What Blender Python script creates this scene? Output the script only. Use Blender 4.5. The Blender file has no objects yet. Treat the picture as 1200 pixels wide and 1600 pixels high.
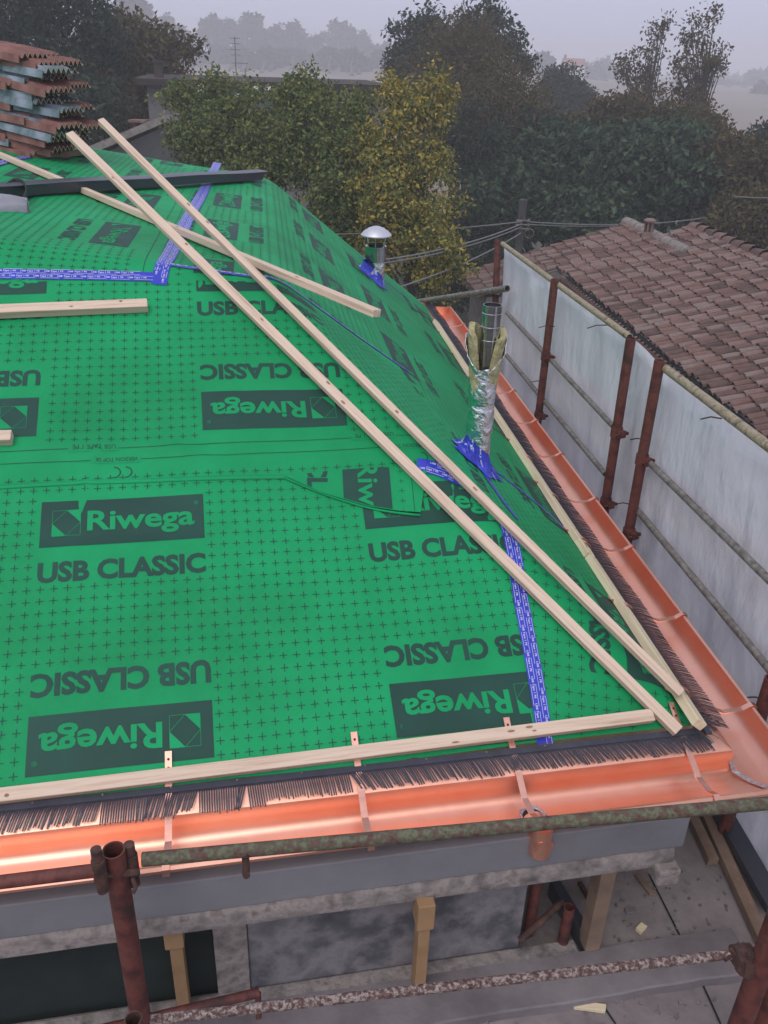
import bpy, bmesh, math, random
import numpy as np
from mathutils import Matrix, Vector
random.seed(7); RNG = np.random.default_rng(7)
SC = bpy.context.scene; COL = SC.collection
# ------------------------------------------------------------------ camera
CZ = 7.4                                   # camera height above the yard
FPX = 1350.0                               # focal length in photo pixels (1200 x 1600)
def _cam_axes(roll=.0341, ph=709.):
    vy = FPX*FPX/ph; d = np.array([-roll*vy, vy, FPX]); d /= np.linalg.norm(d)
    fwd = np.array([0, 0, 1.])-d*d[2]; fwd /= np.linalg.norm(fwd)
    right = np.cross(d, fwd)
    if right[0] < 0: right = -right
    return np.array([right, fwd, -d])
RC = _cam_axes()
cam = bpy.data.cameras.new('camera'); cam_o = bpy.data.objects.new('camera', cam); COL.objects.link(cam_o)
cam.sensor_fit = 'VERTICAL'; cam.sensor_height = 36; cam.lens = FPX/1600*36
cam.clip_start = .05; cam.clip_end = 2000
mx = Matrix.Identity(4)
for i in range(3):
    mx[i][0] = RC[i][0]; mx[i][1] = -RC[i][1]; mx[i][2] = -RC[i][2]
mx[2][3] = CZ
cam_o.matrix_world = mx; SC.camera = cam_o
# ------------------------------------------------------------------ sky, sun, exposure
SUN_EL, SUN_AZ = math.radians(55), math.radians(200)
w = bpy.data.worlds.new('World'); SC.world = w; w.use_nodes = True
wn, wl = w.node_tree.nodes, w.node_tree.links
bg = wn['Background']; sky = wn.new('ShaderNodeTexSky'); sky.sky_type = 'NISHITA'; sky.sun_disc = False
sky.sun_elevation = SUN_EL; sky.sun_rotation = SUN_AZ; sky.dust_density = 6; sky.ozone_density = 2; sky.air_density = 1.2
hs = wn.new('ShaderNodeHueSaturation'); hs.inputs['Saturation'].default_value = .45
wl.new(sky.outputs[0], hs.inputs['Color'])
mxs = wn.new('ShaderNodeMixRGB'); mxs.inputs[0].default_value = .72; mxs.inputs[2].default_value = (4.65, 4.75, 6.3, 1)   # low cloud
wl.new(hs.outputs[0], mxs.inputs[1]); wl.new(mxs.outputs[0], bg.inputs[0]); bg.inputs[1].default_value = .1
sun = bpy.data.lights.new('sun', 'SUN'); sun.energy = .6; sun.angle = math.radians(35); sun.color = (1, .97, .93)
so = bpy.data.objects.new('sun', sun); COL.objects.link(so)
so.rotation_euler = (math.radians(90)-SUN_EL, 0, math.radians(180)-SUN_AZ); so.location = (0, 0, 30)
SC.view_settings.view_transform = 'Standard'; SC.view_settings.look = 'None'; SC.view_settings.gamma = 1
SC.view_settings.exposure = 0.64
try:
    SC.cycles.volume_step_rate = 4; SC.cycles.volume_bounces = 4; SC.cycles.max_bounces = 8
    SC.cycles.transparent_max_bounces = 8
except Exception: pass
# ------------------------------------------------------------------ measuring helpers (camera-centred metres, z = 0 at the lens)
A3 = lambda *v: np.array(v, float)
def ray(px, py): return RC@np.array([(px-600)/FPX, (py-800)/FPX, 1.])
def P(px, py, z): r_ = ray(px, py); return r_*z/r_[2]
def D(px, py, d): return ray(px, py)*d
def onpl(px, py, n, p0): r_ = ray(px, py); return r_*(n@p0)/(n@r_)
def proj(p):
    q = np.atleast_2d(p)@RC; return 600+FPX*q[:, 0]/q[:, 2], 800+FPX*q[:, 1]/q[:, 2]
unit = lambda v: v/np.linalg.norm(v)
# the roof: a steep front slope N, a steep right slope R and a shallow top U
c = P(1098, 1140, -2.2); e = unit(c-P(0, 1262, -2.2)); far = P(664, 478, -2.2); r = unit(far-c)
TH = math.radians(32); s = A3(-e[1], e[0], 0)*math.cos(TH)+A3(0, 0, math.sin(TH))
nN = np.cross(e, s); K = onpl(430, 440, nN, c)
nR = np.cross(K-c, r); nR *= np.sign(nR[2])/np.linalg.norm(nR)
L = onpl(418, 278, nR, c); Q = onpl(0, 375, nN, c)
nU = np.cross(K-L, Q-L); nU *= np.sign(nU[2])/np.linalg.norm(nU)
B = onpl(150, 232, nU, L)
sR = np.cross(nR, r); sR *= np.sign(sR[2]); rU = unit(L-K); sU = np.cross(rU, nU)
oF = A3(e[1], -e[0], 0); oR = A3(r[1], -r[0], 0)
# mitre vector: moves the corner by one unit of overhang on both sides
MIT = np.zeros(3); MIT[:2] = np.linalg.solve(np.array([oF[:2], oR[:2]]), np.array([1., 1.]))
def FP(a, o, z): return c+e*a+oF*o+A3(0, 0, z-c[2])       # front eave frame
def RP(p, o, z): return c+r*p+oR*o+A3(0, 0, z-c[2])       # right eave frame
def planez(n, p0, x, y): return p0[2]-(n[0]*(x-p0[0])+n[1]*(y-p0[1]))/n[2]
_wv = [(RNG.uniform(0, 6.28), RNG.uniform(0, 6.28), RNG.uniform(2.5, 9)) for _ in range(9)]
def wrinkle(x, y):
    h = 0
    for k, (th, ph, fr) in enumerate(_wv):
        h = h+np.sin((x*math.cos(th)+y*math.sin(th))*fr+ph+1.3*np.sin(fr*.5*(x*math.sin(th)-y*math.cos(th))+k))*.0014*(5/fr)
    for (x0, y0, dx, dy, wd, ln, ht) in WR:
        d = (x-x0)*dy-(y-y0)*dx; t = (x-x0)*dx+(y-y0)*dy+.05*np.sin(d*9)
        h = h+ht*np.exp(-(d/wd)**2)*np.exp(-(t/ln)**2)
    return h
WR = []
for k in range(90):
    th = RNG.uniform(-.5, .5)+(0 if k % 2 else 1.4)
    WR.append((RNG.uniform(-5, 1), RNG.uniform(2, 8.5), math.cos(th), math.sin(th), RNG.uniform(.014, .035), RNG.uniform(.12, .6), RNG.uniform(-.004, .0085)))
def HF(x, y):                                              # height of the membrane
    x = np.asarray(x, float); y = np.asarray(y, float)
    zs = np.stack([planez(nN, c, x, y), planez(nR, c, x, y), planez(nU, K, x, y)])
    k = .022; m = zs.min(0)
    return m-k*np.log(np.exp(-(zs-m)/k).sum(0))+wrinkle(x, y)
def surf(px, py, off=0.):                                   # point of the membrane seen at a photo pixel
    d = ray(px, py); t0 = .5
    ts = np.arange(.8, 14, .02); z = ts*d[2]-HF(ts*d[0], ts*d[1]); i = np.argmax(z < 0); a_, b_ = ts[i-1], ts[i]
    for _ in range(20):
        m = (a_+b_)/2
        if m*d[2]-HF(m*d[0], m*d[1]) < 0: b_ = m
        else: a_ = m
    p = d*a_; return p+A3(0, 0, off)
# ------------------------------------------------------------------ materials
MATS = {}
def mat(name, cols, scale=4, rough=.8, metal=0, bump=0, bscale=40, detail=6, stretch=None, pos=None, rr=None, island=0, spec=.5, coord='Object', trans=0, nrough=.6, sheen=0, bdist=.01):
    m = bpy.data.materials.new(name); m.use_nodes = True; n, l = m.node_tree.nodes, m.node_tree.links
    b = n['Principled BSDF']; b.inputs['Roughness'].default_value = rough; b.inputs['Metallic'].default_value = metal
    b.inputs['Specular IOR Level'].default_value = spec
    tc = n.new('ShaderNodeTexCoord'); mp = n.new('ShaderNodeMapping'); l.new(tc.outputs[coord], mp.inputs[0])
    if stretch: mp.inputs['Scale'].default_value = stretch
    nz = n.new('ShaderNodeTexNoise'); nz.inputs['Scale'].default_value = scale; nz.inputs['Detail'].default_value = detail; nz.inputs['Roughness'].default_value = nrough
    l.new(mp.outputs[0], nz.inputs['Vector'])
    rp = n.new('ShaderNodeValToRGB'); el = rp.color_ramp.elements
    pos = pos or [.32+.36*i/max(1, len(cols)-1) for i in range(len(cols))]
    while len(el) < len(cols): el.new(.5)
    for i, cc in enumerate(cols): el[i].position = pos[i]; el[i].color = (*cc, 1)
    fac = nz.outputs['Fac']
    if island:
        g = n.new('ShaderNodeNewGeometry'); mm = n.new('ShaderNodeMix'); mm.inputs[0].default_value = island
        l.new(fac, mm.inputs[2]); l.new(g.outputs['Random Per Island'], mm.inputs[3]); fac = mm.outputs[0]
    l.new(fac, rp.inputs[0]); l.new(rp.outputs[0], b.inputs['Base Color'])
    if rr:
        mr = n.new('ShaderNodeMapRange'); mr.inputs[3].default_value = rr[0]; mr.inputs[4].default_value = rr[1]
        l.new(nz.outputs['Fac'], mr.inputs[0]); l.new(mr.outputs[0], b.inputs['Roughness'])
    if bump:
        n2 = n.new('ShaderNodeTexNoise'); n2.inputs['Scale'].default_value = bscale; n2.inputs['Detail'].default_value = 5
        l.new(mp.outputs[0], n2.inputs['Vector']); bp = n.new('ShaderNodeBump'); bp.inputs['Strength'].default_value = bump; bp.inputs['Distance'].default_value = bdist
        l.new(n2.outputs['Fac'], bp.inputs['Height']); l.new(bp.outputs[0], b.inputs['Normal'])
    if trans:
        b.inputs['Transmission Weight'].default_value = 0
        tr = n.new('ShaderNodeBsdfTranslucent'); l.new(rp.outputs[0], tr.inputs[0]); ms = n.new('ShaderNodeMixShader'); ms.inputs[0].default_value = trans
        l.new(b.outputs[0], ms.inputs[1]); l.new(tr.outputs[0], ms.inputs[2]); l.new(ms.outputs[0], n['Material Output'].inputs[0])
    MATS[name] = m; return m
GRN = mat('membrane green', [(.001, .235, .072), (.002, .285, .092), (.004, .33, .112)], scale=1.9, rough=.62, bump=.6, bscale=6, spec=.22, bdist=.02, detail=9)
INK = mat('ink', [(.009, .048, .034), (.012, .066, .046)], scale=3, rough=.6, spec=.3)
TAPE = mat('tape blue', [(.02, .03, .38), (.035, .055, .55)], scale=6, rough=.3, bump=.5, bscale=30, bdist=.01)
TAPEW = mat('tape print', [(.55, .58, .75), (.7, .72, .85)], scale=8, rough=.4)
WOOD = mat('planed spruce', [(.46, .32, .22), (.60, .45, .33), (.68, .53, .40), (.56, .41, .29)], scale=3, rough=.75, bump=.5, bscale=9, stretch=(.6, 14, 14), detail=10, bdist=.004)
WOOD2 = mat('fresh pale spruce', [(.56, .45, .28), (.68, .57, .38), (.74, .64, .44)], scale=3, rough=.75, bump=.2, bscale=8, stretch=(.7, 9, 9), detail=8, bdist=.004)
KNOT = mat('knot', [(.24, .12, .07), (.34, .19, .12)], scale=20, rough=.8)
OLDWOOD = mat('old timber', [(.13, .085, .06), (.21, .14, .10), (.28, .20, .15)], scale=4, rough=.9, bump=.4, bscale=12, detail=10)
YWOOD = mat('yellow formwork timber', [(.27, .16, .075), (.36, .22, .11)], scale=6, rough=.85, bump=.3, bscale=20)
COP = mat('copper', [(.88, .40, .26), (.93, .47, .33), (.95, .54, .40)], scale=2.2, rough=.3, metal=1, bump=.12, bscale=9, rr=(.30, .50), bdist=.01)
COPF = mat('copper strap', [(.75, .38, .28), (.88, .50, .38)], scale=20, rough=.38, metal=1)
SOLD = mat('solder', [(.30, .30, .33), (.55, .55, .6)], scale=60, rough=.5, metal=.7, bump=.6, bscale=90)
COMB = mat('comb plastic', [(.026, .028, .042), (.045, .048, .065)], scale=12, rough=.45)
BAR = mat('anthracite sheet', [(.030, .033, .045), (.045, .048, .062)], scale=3, rough=.35, bump=.1, bscale=6, spec=.6)
RUST = mat('rusty red paint', [(.03, .012, .011), (.08, .019, .015), (.135, .036, .026), (.065, .026, .02)], scale=14, rough=.7, bump=.5, bscale=60, detail=10, bdist=.004)
RUSTG = mat('green lichen rust', [(.04, .022, .018), (.11, .055, .042), (.085, .08, .05), (.135, .145, .085), (.075, .04, .032)], scale=46, rough=.85, bump=.7, bscale=90, detail=10, pos=[.3, .42, .5, .6, .7], bdist=.004)
RUSTW = mat('plaster splashed rust', [(.055, .03, .025), (.11, .06, .05), (.17, .12, .105), (.34, .29, .27), (.10, .06, .05)], scale=80, rough=.9, bump=.9, bscale=110, detail=10, pos=[.36, .46, .52, .6, .68], bdist=.004)
RUSTD = mat('dark rust', [(.02, .01, .01), (.07, .03, .022), (.10, .05, .035)], scale=30, rough=.8, bump=.6, bscale=80, bdist=.004)
BAM = mat('weathered pale pipe', [(.20, .16, .10), (.34, .29, .19), (.12, .09, .06)], scale=24, rough=.8, bump=.5, bscale=60)
GALV = mat('galvanised pipe', [(.12, .10, .09), (.22, .20, .18), (.32, .30, .28)], scale=30, rough=.6, metal=.4, bump=.4, bscale=70)
CONC = mat('grey concrete', [(.125, .108, .112), (.18, .158, .163), (.23, .205, .208)], scale=3.5, rough=.95, bump=.5, bscale=28, detail=12, bdist=.008)
CONC2 = mat('dusty slab', [(.12, .10, .098), (.20, .172, .17), (.26, .225, .22), (.16, .133, .128)], scale=2.4, rough=.95, bump=.6, bscale=40, detail=14, bdist=.006)
PLAST = mat('grey plaster', [(.15, .145, .155), (.19, .185, .20), (.225, .22, .235)], scale=2.2, rough=.92, bump=.3, bscale=20, detail=10, bdist=.006)
ROUGHC = mat('rough lime edge', [(.11, .095, .09), (.19, .165, .155), (.27, .235, .215), (.15, .12, .11)], scale=14, rough=.95, bump=.9, bscale=26, detail=14, bdist=.012)
RENDER = mat('old grey render', [(.045, .044, .052), (.085, .082, .092), (.20, .185, .19), (.12, .11, .118)], scale=4.5, rough=.95, bump=.8, bscale=18, detail=14, bdist=.01)
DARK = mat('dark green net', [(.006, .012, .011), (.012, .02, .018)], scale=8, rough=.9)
STEEL = mat('flue steel', [(.36, .37, .39), (.52, .53, .55)], scale=3, rough=.12, metal=1, stretch=(1, 1, 6))
FOIL = mat('aluminium foil', [(.72, .72, .75), (.86, .86, .9)], scale=8, rough=.2, metal=1, bump=1.0, bscale=24, rr=(.1, .35), bdist=.02)
CAPM = mat('flue cap', [(.60, .60, .63), (.72, .72, .75)], scale=8, rough=.42, metal=.8)
WOOL = mat('rock wool', [(.26, .24, .11), (.38, .35, .18), (.50, .46, .26)], scale=30, rough=1, bump=1, bscale=90, bdist=.01)
INSIDE = mat('dark hollow', [(.01, .01, .01), (.02, .02, .02)], rough=.95)  # near-black colour standing in for the dark inside holes, bores and joints
TARP = mat('white sheeting', [(.78, .78, .80), (.86, .86, .88), (.88, .88, .90), (.72, .71, .73)], scale=1.1, rough=.42, bump=1.0, bscale=3.5, trans=.5, stretch=(1, 1, .45), detail=12, bdist=.10)
CLAY = mat('clay tile', [(.055, .038, .034), (.115, .068, .055), (.17, .095, .075), (.21, .15, .13), (.13, .112, .10)], scale=8, rough=.95, bump=.9, bscale=30, island=.5, detail=10, pos=[.15, .35, .52, .7, .85])
CLAYR = mat('red tile', [(.13, .058, .048), (.21, .09, .073), (.28, .14, .115)], scale=7, rough=.75, bump=.3, bscale=30)
CLAYG = mat('blue-grey tile', [(.08, .12, .125), (.14, .195, .21), (.30, .34, .41)], scale=5, rough=.6, bump=.3, bscale=30)
CREAM = mat('cream tile edge', [(.40, .30, .19), (.55, .44, .30)], scale=12, rough=.9)
MORT = mat('ridge mortar', [(.16, .14, .12), (.30, .27, .24)], scale=9, rough=1, bump=.8, bscale=30)
BARK = mat('bark', [(.035, .028, .02), (.07, .055, .042)], scale=8, rough=1, bump=.8, bscale=20, stretch=(1, 1, .3))
POLEW = mat('weathered pole', [(.05, .045, .05), (.09, .085, .085)], scale=8, rough=1, bump=.5, bscale=20, stretch=(1, 1, .2))
WIREM = mat('cable', [(.16, .16, .15), (.22, .22, .21)], scale=4, rough=.7)
WALLB = mat('far grey wall', [(.13, .125, .13), (.19, .18, .18)], scale=1.2, rough=.95, detail=10)
ROOFD = mat('far brown roof', [(.03, .022, .02), (.055, .04, .035)], scale=3, rough=.95)
FABRIC = mat('grey cloth', [(.22, .21, .25), (.32, .31, .36)], scale=5, rough=.9, bump=.5, bscale=9)
STRAP = mat('black webbing', [(.015, .017, .02), (.03, .03, .035)], scale=20, rough=.8)
HWALL = mat('pale house wall', [(.7, .68, .66), (.8, .78, .75)], scale=1, rough=.9)
HROOF = mat('house roof', [(.22, .09, .06), (.28, .13, .09)], scale=2, rough=.9)
def leafmat(name, cols, pos=None, scale=.5): return mat(name, cols, scale=scale, rough=.65, island=.6, pos=pos, trans=.25, detail=3, spec=.25)
LY = leafmat('leaves yellow green', [(.05, .075, .026), (.11, .14, .04), (.22, .215, .055), (.48, .37, .075), (.36, .21, .06)], [.1, .33, .5, .72, .9])
LG = leafmat('leaves mixed green', [(.04, .07, .028), (.09, .13, .042), (.16, .20, .06), (.34, .30, .08)], [.1, .4, .62, .88])
LD = leafmat('leaves dark', [(.014, .027, .016), (.03, .048, .027), (.058, .078, .04)], [.15, .5, .85])
LB = leafmat('leaves brown green', [(.04, .04, .017), (.085, .07, .027), (.14, .098, .038)], [.15, .5, .85])
LF = leafmat('leaves deep green', [(.016, .036, .02), (.036, .068, .034), (.085, .135, .065)], [.15, .5, .85])
LH = leafmat('leaves distant', [(.02, .028, .022), (.035, .045, .032)], [.3, .7])
FIELD = mat('field', [(.13, .105, .075), (.19, .15, .11), (.10, .105, .06)], scale=.03, rough=1, detail=12)
GROUND = mat('ground', [(.05, .05, .03), (.08, .07, .045), (.10, .08, .06)], scale=.25, rough=1, detail=12)
# ------------------------------------------------------------------ mesh helpers
OFFZ = A3(0, 0, CZ)
class MB:
    def __init__(s_): s_.v = []; s_.f = []; s_.m = []; s_.n = 0
    def add(s_, vs, fs, mi=0):
        vs = np.asarray(vs, float).reshape(-1, 3); s_.v.append(vs); k = s_.n
        for f in fs: s_.f.append([i+k for i in f]); s_.m.append(mi)
        s_.n += len(vs); return s_
    def box(s_, o, X, Y, Z, mi=0):               # o = centre, X Y Z = half-extent vectors
        o, X, Y, Z = map(np.asarray, (o, X, Y, Z))
        vs = [o+a*X+b*Y+d*Z for a in (-1, 1) for b in (-1, 1) for d in (-1, 1)]
        return s_.add(vs, [(0, 1, 3, 2), (4, 6, 7, 5), (0, 4, 5, 1), (2, 3, 7, 6), (0, 2, 6, 4), (1, 5, 7, 3)], mi)
    def tube(s_, pts, rad, seg=14, mi=0, caps=True, hollow=0):
        pts = [np.asarray(p, float) for p in pts]; rad = rad if hasattr(rad, '__len__') else [rad]*len(pts)
        vs = []; fs = []; N_ = len(pts); pr = None
        for i, p in enumerate(pts):
            t = unit(pts[min(i+1, N_-1)]-pts[max(i-1, 0)])
            if pr is None: u = np.cross(t, A3(0, 0, 1) if abs(t[2]) < .9 else A3(1, 0, 0))
            else: u = pr-t*(pr@t)
            u = unit(u); pr = u; q = np.cross(t, u)
            for k in range(seg):
                a = 2*math.pi*k/seg; vs.append(p+rad[i]*(u*math.cos(a)+q*math.sin(a)))
        for i in range(N_-1):
            for k in range(seg): fs.append((i*seg+k, i*seg+(k+1) % seg, (i+1)*seg+(k+1) % seg, (i+1)*seg+k))
        if caps:
            if not hollow: fs += [tuple(range(seg))[::-1], tuple(range((N_-1)*seg, N_*seg))]
            else:                                # open pipe: wall thickness and a dark bore at the ends
                for (b0, p, t, flip) in ((0, pts[0], unit(pts[1]-pts[0]), 0), ((N_-1)*seg, pts[-1], unit(pts[-2]-pts[-1]), 1)):
                    o_ = [vs[b0+k] for k in range(seg)]; m = len(vs)
                    for q in o_: vs.append(p+(q-p)*hollow)
                    for q in o_: vs.append(p+(q-p)*hollow+t*.12)
                    for k in range(seg):
                        k2 = (k+1) % seg
                        fs.append((b0+k, m+k, m+k2, b0+k2)); fs.append((m+k, m+seg+k, m+seg+k2, m+k2))
                    fs.append(tuple(m+seg+k for k in range(seg)))
        return s_.add(vs, fs, mi)
    def lathe(s_, base, prof, axis=A3(0, 0, 1), seg=20, mi=0, wob=0):
        axis = unit(axis); u = unit(np.cross(axis, A3(1, .2, 0))); q = np.cross(axis, u); vs = []; fs = []
        for i, (rd, h) in enumerate(prof):
            for k in range(seg):
                a = 2*math.pi*k/seg; rr = rd*(1+wob*RNG.uniform(-1, 1)); vs.append(base+axis*(h+wob*.05*RNG.uniform(-1, 1))+rr*(u*math.cos(a)+q*math.sin(a)))
        for i in range(len(prof)-1):
            for k in range(seg): fs.append((i*seg+k, i*seg+(k+1) % seg, (i+1)*seg+(k+1) % seg, (i+1)*seg+k))
        return s_.add(vs, fs, mi)
    def sheet(s_, G, mi=0):                      # G: rows x cols x 3
        G = np.asarray(G); R_, C_ = G.shape[:2]
        return s_.add(G.reshape(-1, 3), [(i*C_+j, i*C_+j+1, (i+1)*C_+j+1, (i+1)*C_+j) for i in range(R_-1) for j in range(C_-1)], mi)
    def build(s_, name, mats, parent=None, smooth=False, bevel=0, solid=0, loc=None, M=None):
        V = np.concatenate(s_.v)+OFFZ
        if parent is not None: org = np.array(parent['_o'])
        elif loc is not None: org = np.asarray(loc)+OFFZ
        else: org = A3((V[:, 0].min()+V[:, 0].max())/2, (V[:, 1].min()+V[:, 1].max())/2, V[:, 2].min())
        me = bpy.data.meshes.new(name); me.from_pydata((V-org).tolist(), [], s_.f)
        mats = mats if isinstance(mats, (list, tuple)) else [mats]
        for m in mats: me.materials.append(m)
        me.polygons.foreach_set('material_index', s_.m)
        if smooth: me.polygons.foreach_set('use_smooth', [True]*len(s_.f))
        me.update()
        o = bpy.data.objects.new(name, me); COL.objects.link(o); o['_o'] = list(map(float, org))
        if parent is not None: o.parent = parent
        else: o.location = org
        if bevel:
            b = o.modifiers.new('bevel', 'BEVEL'); b.width = bevel; b.segments = 2; b.limit_method = 'ANGLE'
        if solid:
            b = o.modifiers.new('solid', 'SOLIDIFY'); b.thickness = solid; b.offset = -1
        if smooth and hasattr(me, 'set_sharp_from_angle'): me.set_sharp_from_angle(angle=math.radians(40))
        return o
def child(o, name, mats, mb, **k):               # a sub-part: same frame as its parent part
    return mb.build(name, mats, parent=o, **k)
def tag(o, label=None, cat=None, group=None, kind=None):
    if label: o['label'] = label
    if cat: o['category'] = cat
    if group: o['group'] = group
    if kind: o['kind'] = kind
    return o
def thing(name, label, cat, loc, group=None):
    o = bpy.data.objects.new(name, None); COL.objects.link(o); L_ = np.asarray(loc)+OFFZ
    o.location = L_; o['_o'] = list(map(float, L_)); o.empty_display_size = .2
    return tag(o, label, cat, group)
def frame_box(F, a0, a1, o0, o1, z0, z1, mb, mi=0, nx=1):
    vs = [F(a, o, z) for a in (a0, a1) for o in (o0, o1) for z in (z0, z1)]
    return mb.add(vs, [(0, 1, 3, 2), (4, 6, 7, 5), (0, 4, 5, 1), (2, 3, 7, 6), (0, 2, 6, 4), (1, 5, 7, 3)], mi)
def sweep(prof, a0=-6.5, p1=6.2, mb=None, mi=0, ends=True):
    """closed or open profile of (overhang, z) run along the front eave, mitred round the corner, and along the right eave"""
    rows = []
    for (o, z) in prof:
        dz = A3(0, 0, z-c[2]); row = [FP(a, o, z) for a in np.linspace(a0, -.3, 24)]+[c+MIT*o+dz]+[RP(p, o, z) for p in np.linspace(.35, p1, 24)]
        rows.append(row)
    mb = mb or MB(); return mb.sheet(np.array(rows), mi)
# ------------------------------------------------------------------ ground, hills and haze
def gz(x, y):
    t = np.clip((y-70)/320, 0, 1); t = t*t*(3-2*t); lf = 1/(1+np.exp((x-25-.05*y)/14))
    return -7.4+t*(3.4+4.6*lf)+.5*np.sin(x*.03+1)*t+.4*np.sin(y*.05+x*.02)*t
gx = np.concatenate([np.linspace(-380, -60, 17), np.linspace(-50, 80, 53), np.linspace(90, 380, 16)]); gy = np.concatenate([np.linspace(-60, 40, 11), np.linspace(44, 400, 80), np.linspace(415, 640, 12)])
X_, Y_ = np.meshgrid(gx, gy)
mb = MB(); mb.sheet(np.dstack([X_, Y_, gz(X_, Y_)]))
o = mb.build('ground', [GROUND], smooth=True, loc=(0, 0, -7.4)); tag(o, kind='structure')
me = o.data; me.materials.append(FIELD); me.polygons.foreach_set('material_index', [1 if p.center[1] > 42 else 0 for p in me.polygons])
# ------------------------------------------------------------------ trees
def leaves(mb, cen, size, n_per, spread, aspect=.55):
    """n_per leaf faces scattered round every clump centre"""
    C_ = np.repeat(np.asarray(cen), n_per, axis=0); n = len(C_)
    pos = RNG.normal(0, 1, (n, 3)); pos = C_+pos/np.linalg.norm(pos, axis=1)[:, None]*(RNG.uniform(0, 1, (n, 1))**.5)*spread*A3(1.15, 1.15, .8)
    d = RNG.normal(0, 1, (n, 3)); d[:, 2] -= .3; d /= np.linalg.norm(d, axis=1)[:, None]
    u = np.cross(d, RNG.normal(0, 1, (n, 3))); u /= np.linalg.norm(u, axis=1)[:, None]
    sz = size*RNG.uniform(.6, 1.35, (n, 1)); w_ = u*sz*aspect*.5; k = np.cross(d, u)*sz*.12
    V = np.stack([pos, pos+d*sz*.45+w_+k, pos+d*sz, pos+d*sz*.45-w_+k], 1).reshape(-1, 3)
    F = np.arange(n*4).reshape(n, 4).tolist(); mb.add(V, F)
def tree(name, label, base, blobs, nclump, nper, size, lm, trunk=.12, group=None, spread=.3, cat='tree', edge=.55, limbs=14, upright=False):
    """blobs: (px, py, rx_px, ry_px, depth) of the crown masses as seen in the photo"""
    t = thing(name, label, cat, base, group); bs = []
    for (px, py, rx, ry, d) in blobs: bs.append((D(px, py, d), A3(rx*d/FPX, max(rx, ry*.8)*d/FPX*.8, ry*d/FPX)))
    vol = np.array([b[1].prod() for b in bs])**.67; vol /= vol.sum(); cen = []
    for (ct, rad), v in zip(bs, vol):
        for _ in range(max(3, int(nclump*v))):
            q = RNG.normal(0, 1, 3); q /= np.linalg.norm(q); q *= RNG.uniform(edge, 1.06)**.8*(1+.12*math.sin(q[0]*7+q[2]*5+ct[0]))
            cen.append(ct+q*rad)
    cen = np.array(cen); mb = MB(); leaves(mb, cen, size, nper, spread)
    cr = mb.build('crown', [lm], parent=t)
    tm = MB(); top = bs[int(np.argmax(vol))][0]; b0 = np.asarray(base, float)
    mid = b0+(top-b0)*.6+A3(.1, 0, 0); tm.tube([b0, b0+(mid-b0)*.5+A3(.08, .05, 0), mid, top], [trunk, trunk*.8, trunk*.55, trunk*.25], 8)
    for k in RNG.choice(len(cen), min(limbs, len(cen)), replace=False):
        st = mid+(top-mid)*RNG.uniform(-.4, .9); en = cen[k]; m_ = (st+en)/2+A3(0, 0, .15*np.linalg.norm(en-st))
        tm.tube([st, m_, en], [trunk*.3, trunk*.18, trunk*.06], 5)
    tm.build('trunk', [BARK], parent=t); return t
G7 = -7.4
def gb(px, d, z=G7): q = D(px, 300, d); return A3(q[0], q[1], z)
def bx(px, d): q = D(px, 300, d); return A3(q[0], q[1], float(gz(q[0], q[1])))
gt = 'trees behind the roofs'
tree('pear_tree', 'tall tree with yellowing leaves, right of the leafy group behind the green roof', gb(655, 14.5), [(645, 250, 60, 85, 14.5), (585, 250, 38, 60, 14.7), (612, 150, 14, 34, 14.5), (690, 135, 12, 26, 14.4),  (668, 165, 28, 55, 14.5), (640, 350, 75, 85, 14.2), (690, 400, 42, 65, 14), (600, 330, 55, 95, 14.6), (625, 165, 24, 42, 14.4)], 430, 50, .082, LY, .12, gt, .25, edge=.2)
tree('pear_tree', 'green and yellow tree in the middle of the leafy group behind the green roof', gb(500, 15.5), [(490, 235, 62, 85, 15.5), (485, 148, 30, 44, 15.5), (545, 250, 55, 80, 15.2), (450, 180, 26, 50, 15.8), (540, 330, 60, 75, 15), (560, 175, 24, 36, 15.3)], 430, 58, .082, LG, .12, gt, .27, edge=.35)
tree('pear_tree', 'green shrubby tree in front of the grey block behind the roof ridge', gb(340, 16.5), [(345, 215, 72, 60, 16.5), (310, 160, 32, 38, 16.5), (342, 135, 13, 32, 16.5), (395, 200, 45, 58, 16.3), (280, 150, 24, 22, 16.6), (290, 215, 28, 32, 16.5), (410, 255, 60, 50, 16)], 380, 58, .082, LG, .11, gt, .27, edge=.35)
tree('oak_tree', 'dense dark tree reaching the top left corner of the photo', gb(20, 24), [(20, 60, 110, 110, 24), (110, 60, 80, 90, 24.5), (60, 160, 120, 80, 23), (-60, 20, 100, 120, 24)], 420, 62, .17, LD, .3, gt, .55)
tree('oak_tree', 'brownish dark tree between the tile pile and the far grey block', gb(205, 27), [(200, 110, 62, 62, 27), (185, 60, 42, 42, 27), (245, 120, 42, 36, 27), (170, 175, 75, 55, 26), (285, 78, 22, 12, 27), (235, 68, 30, 26, 27)], 360, 62, .17, LB, .28, gt, .55)
tree('oak_tree', 'dark oak with a ragged crown against the sky above the yellow tree', gb(700, 33), [(665, 65, 45, 48, 33), (755, 45, 38, 45, 33), (800, 70, 22, 20, 33), (630, 90, 26, 34, 33), (725, 90, 50, 45, 33), (810, 95, 20, 18, 33.5)], 200, 62, .18, LD, .3, gt, .5, edge=.4)
tree('hornbeam_tree', 'broad brown-green tree beside the yellow tree', gb(740, 29), [(720, 120, 65, 70, 29), (770, 160, 65, 60, 28), (800, 190, 55, 50, 27), (730, 210, 75, 60, 27), (670, 130, 35, 40, 29)], 420, 78, .115, LB, .3, gt, .9)
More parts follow.
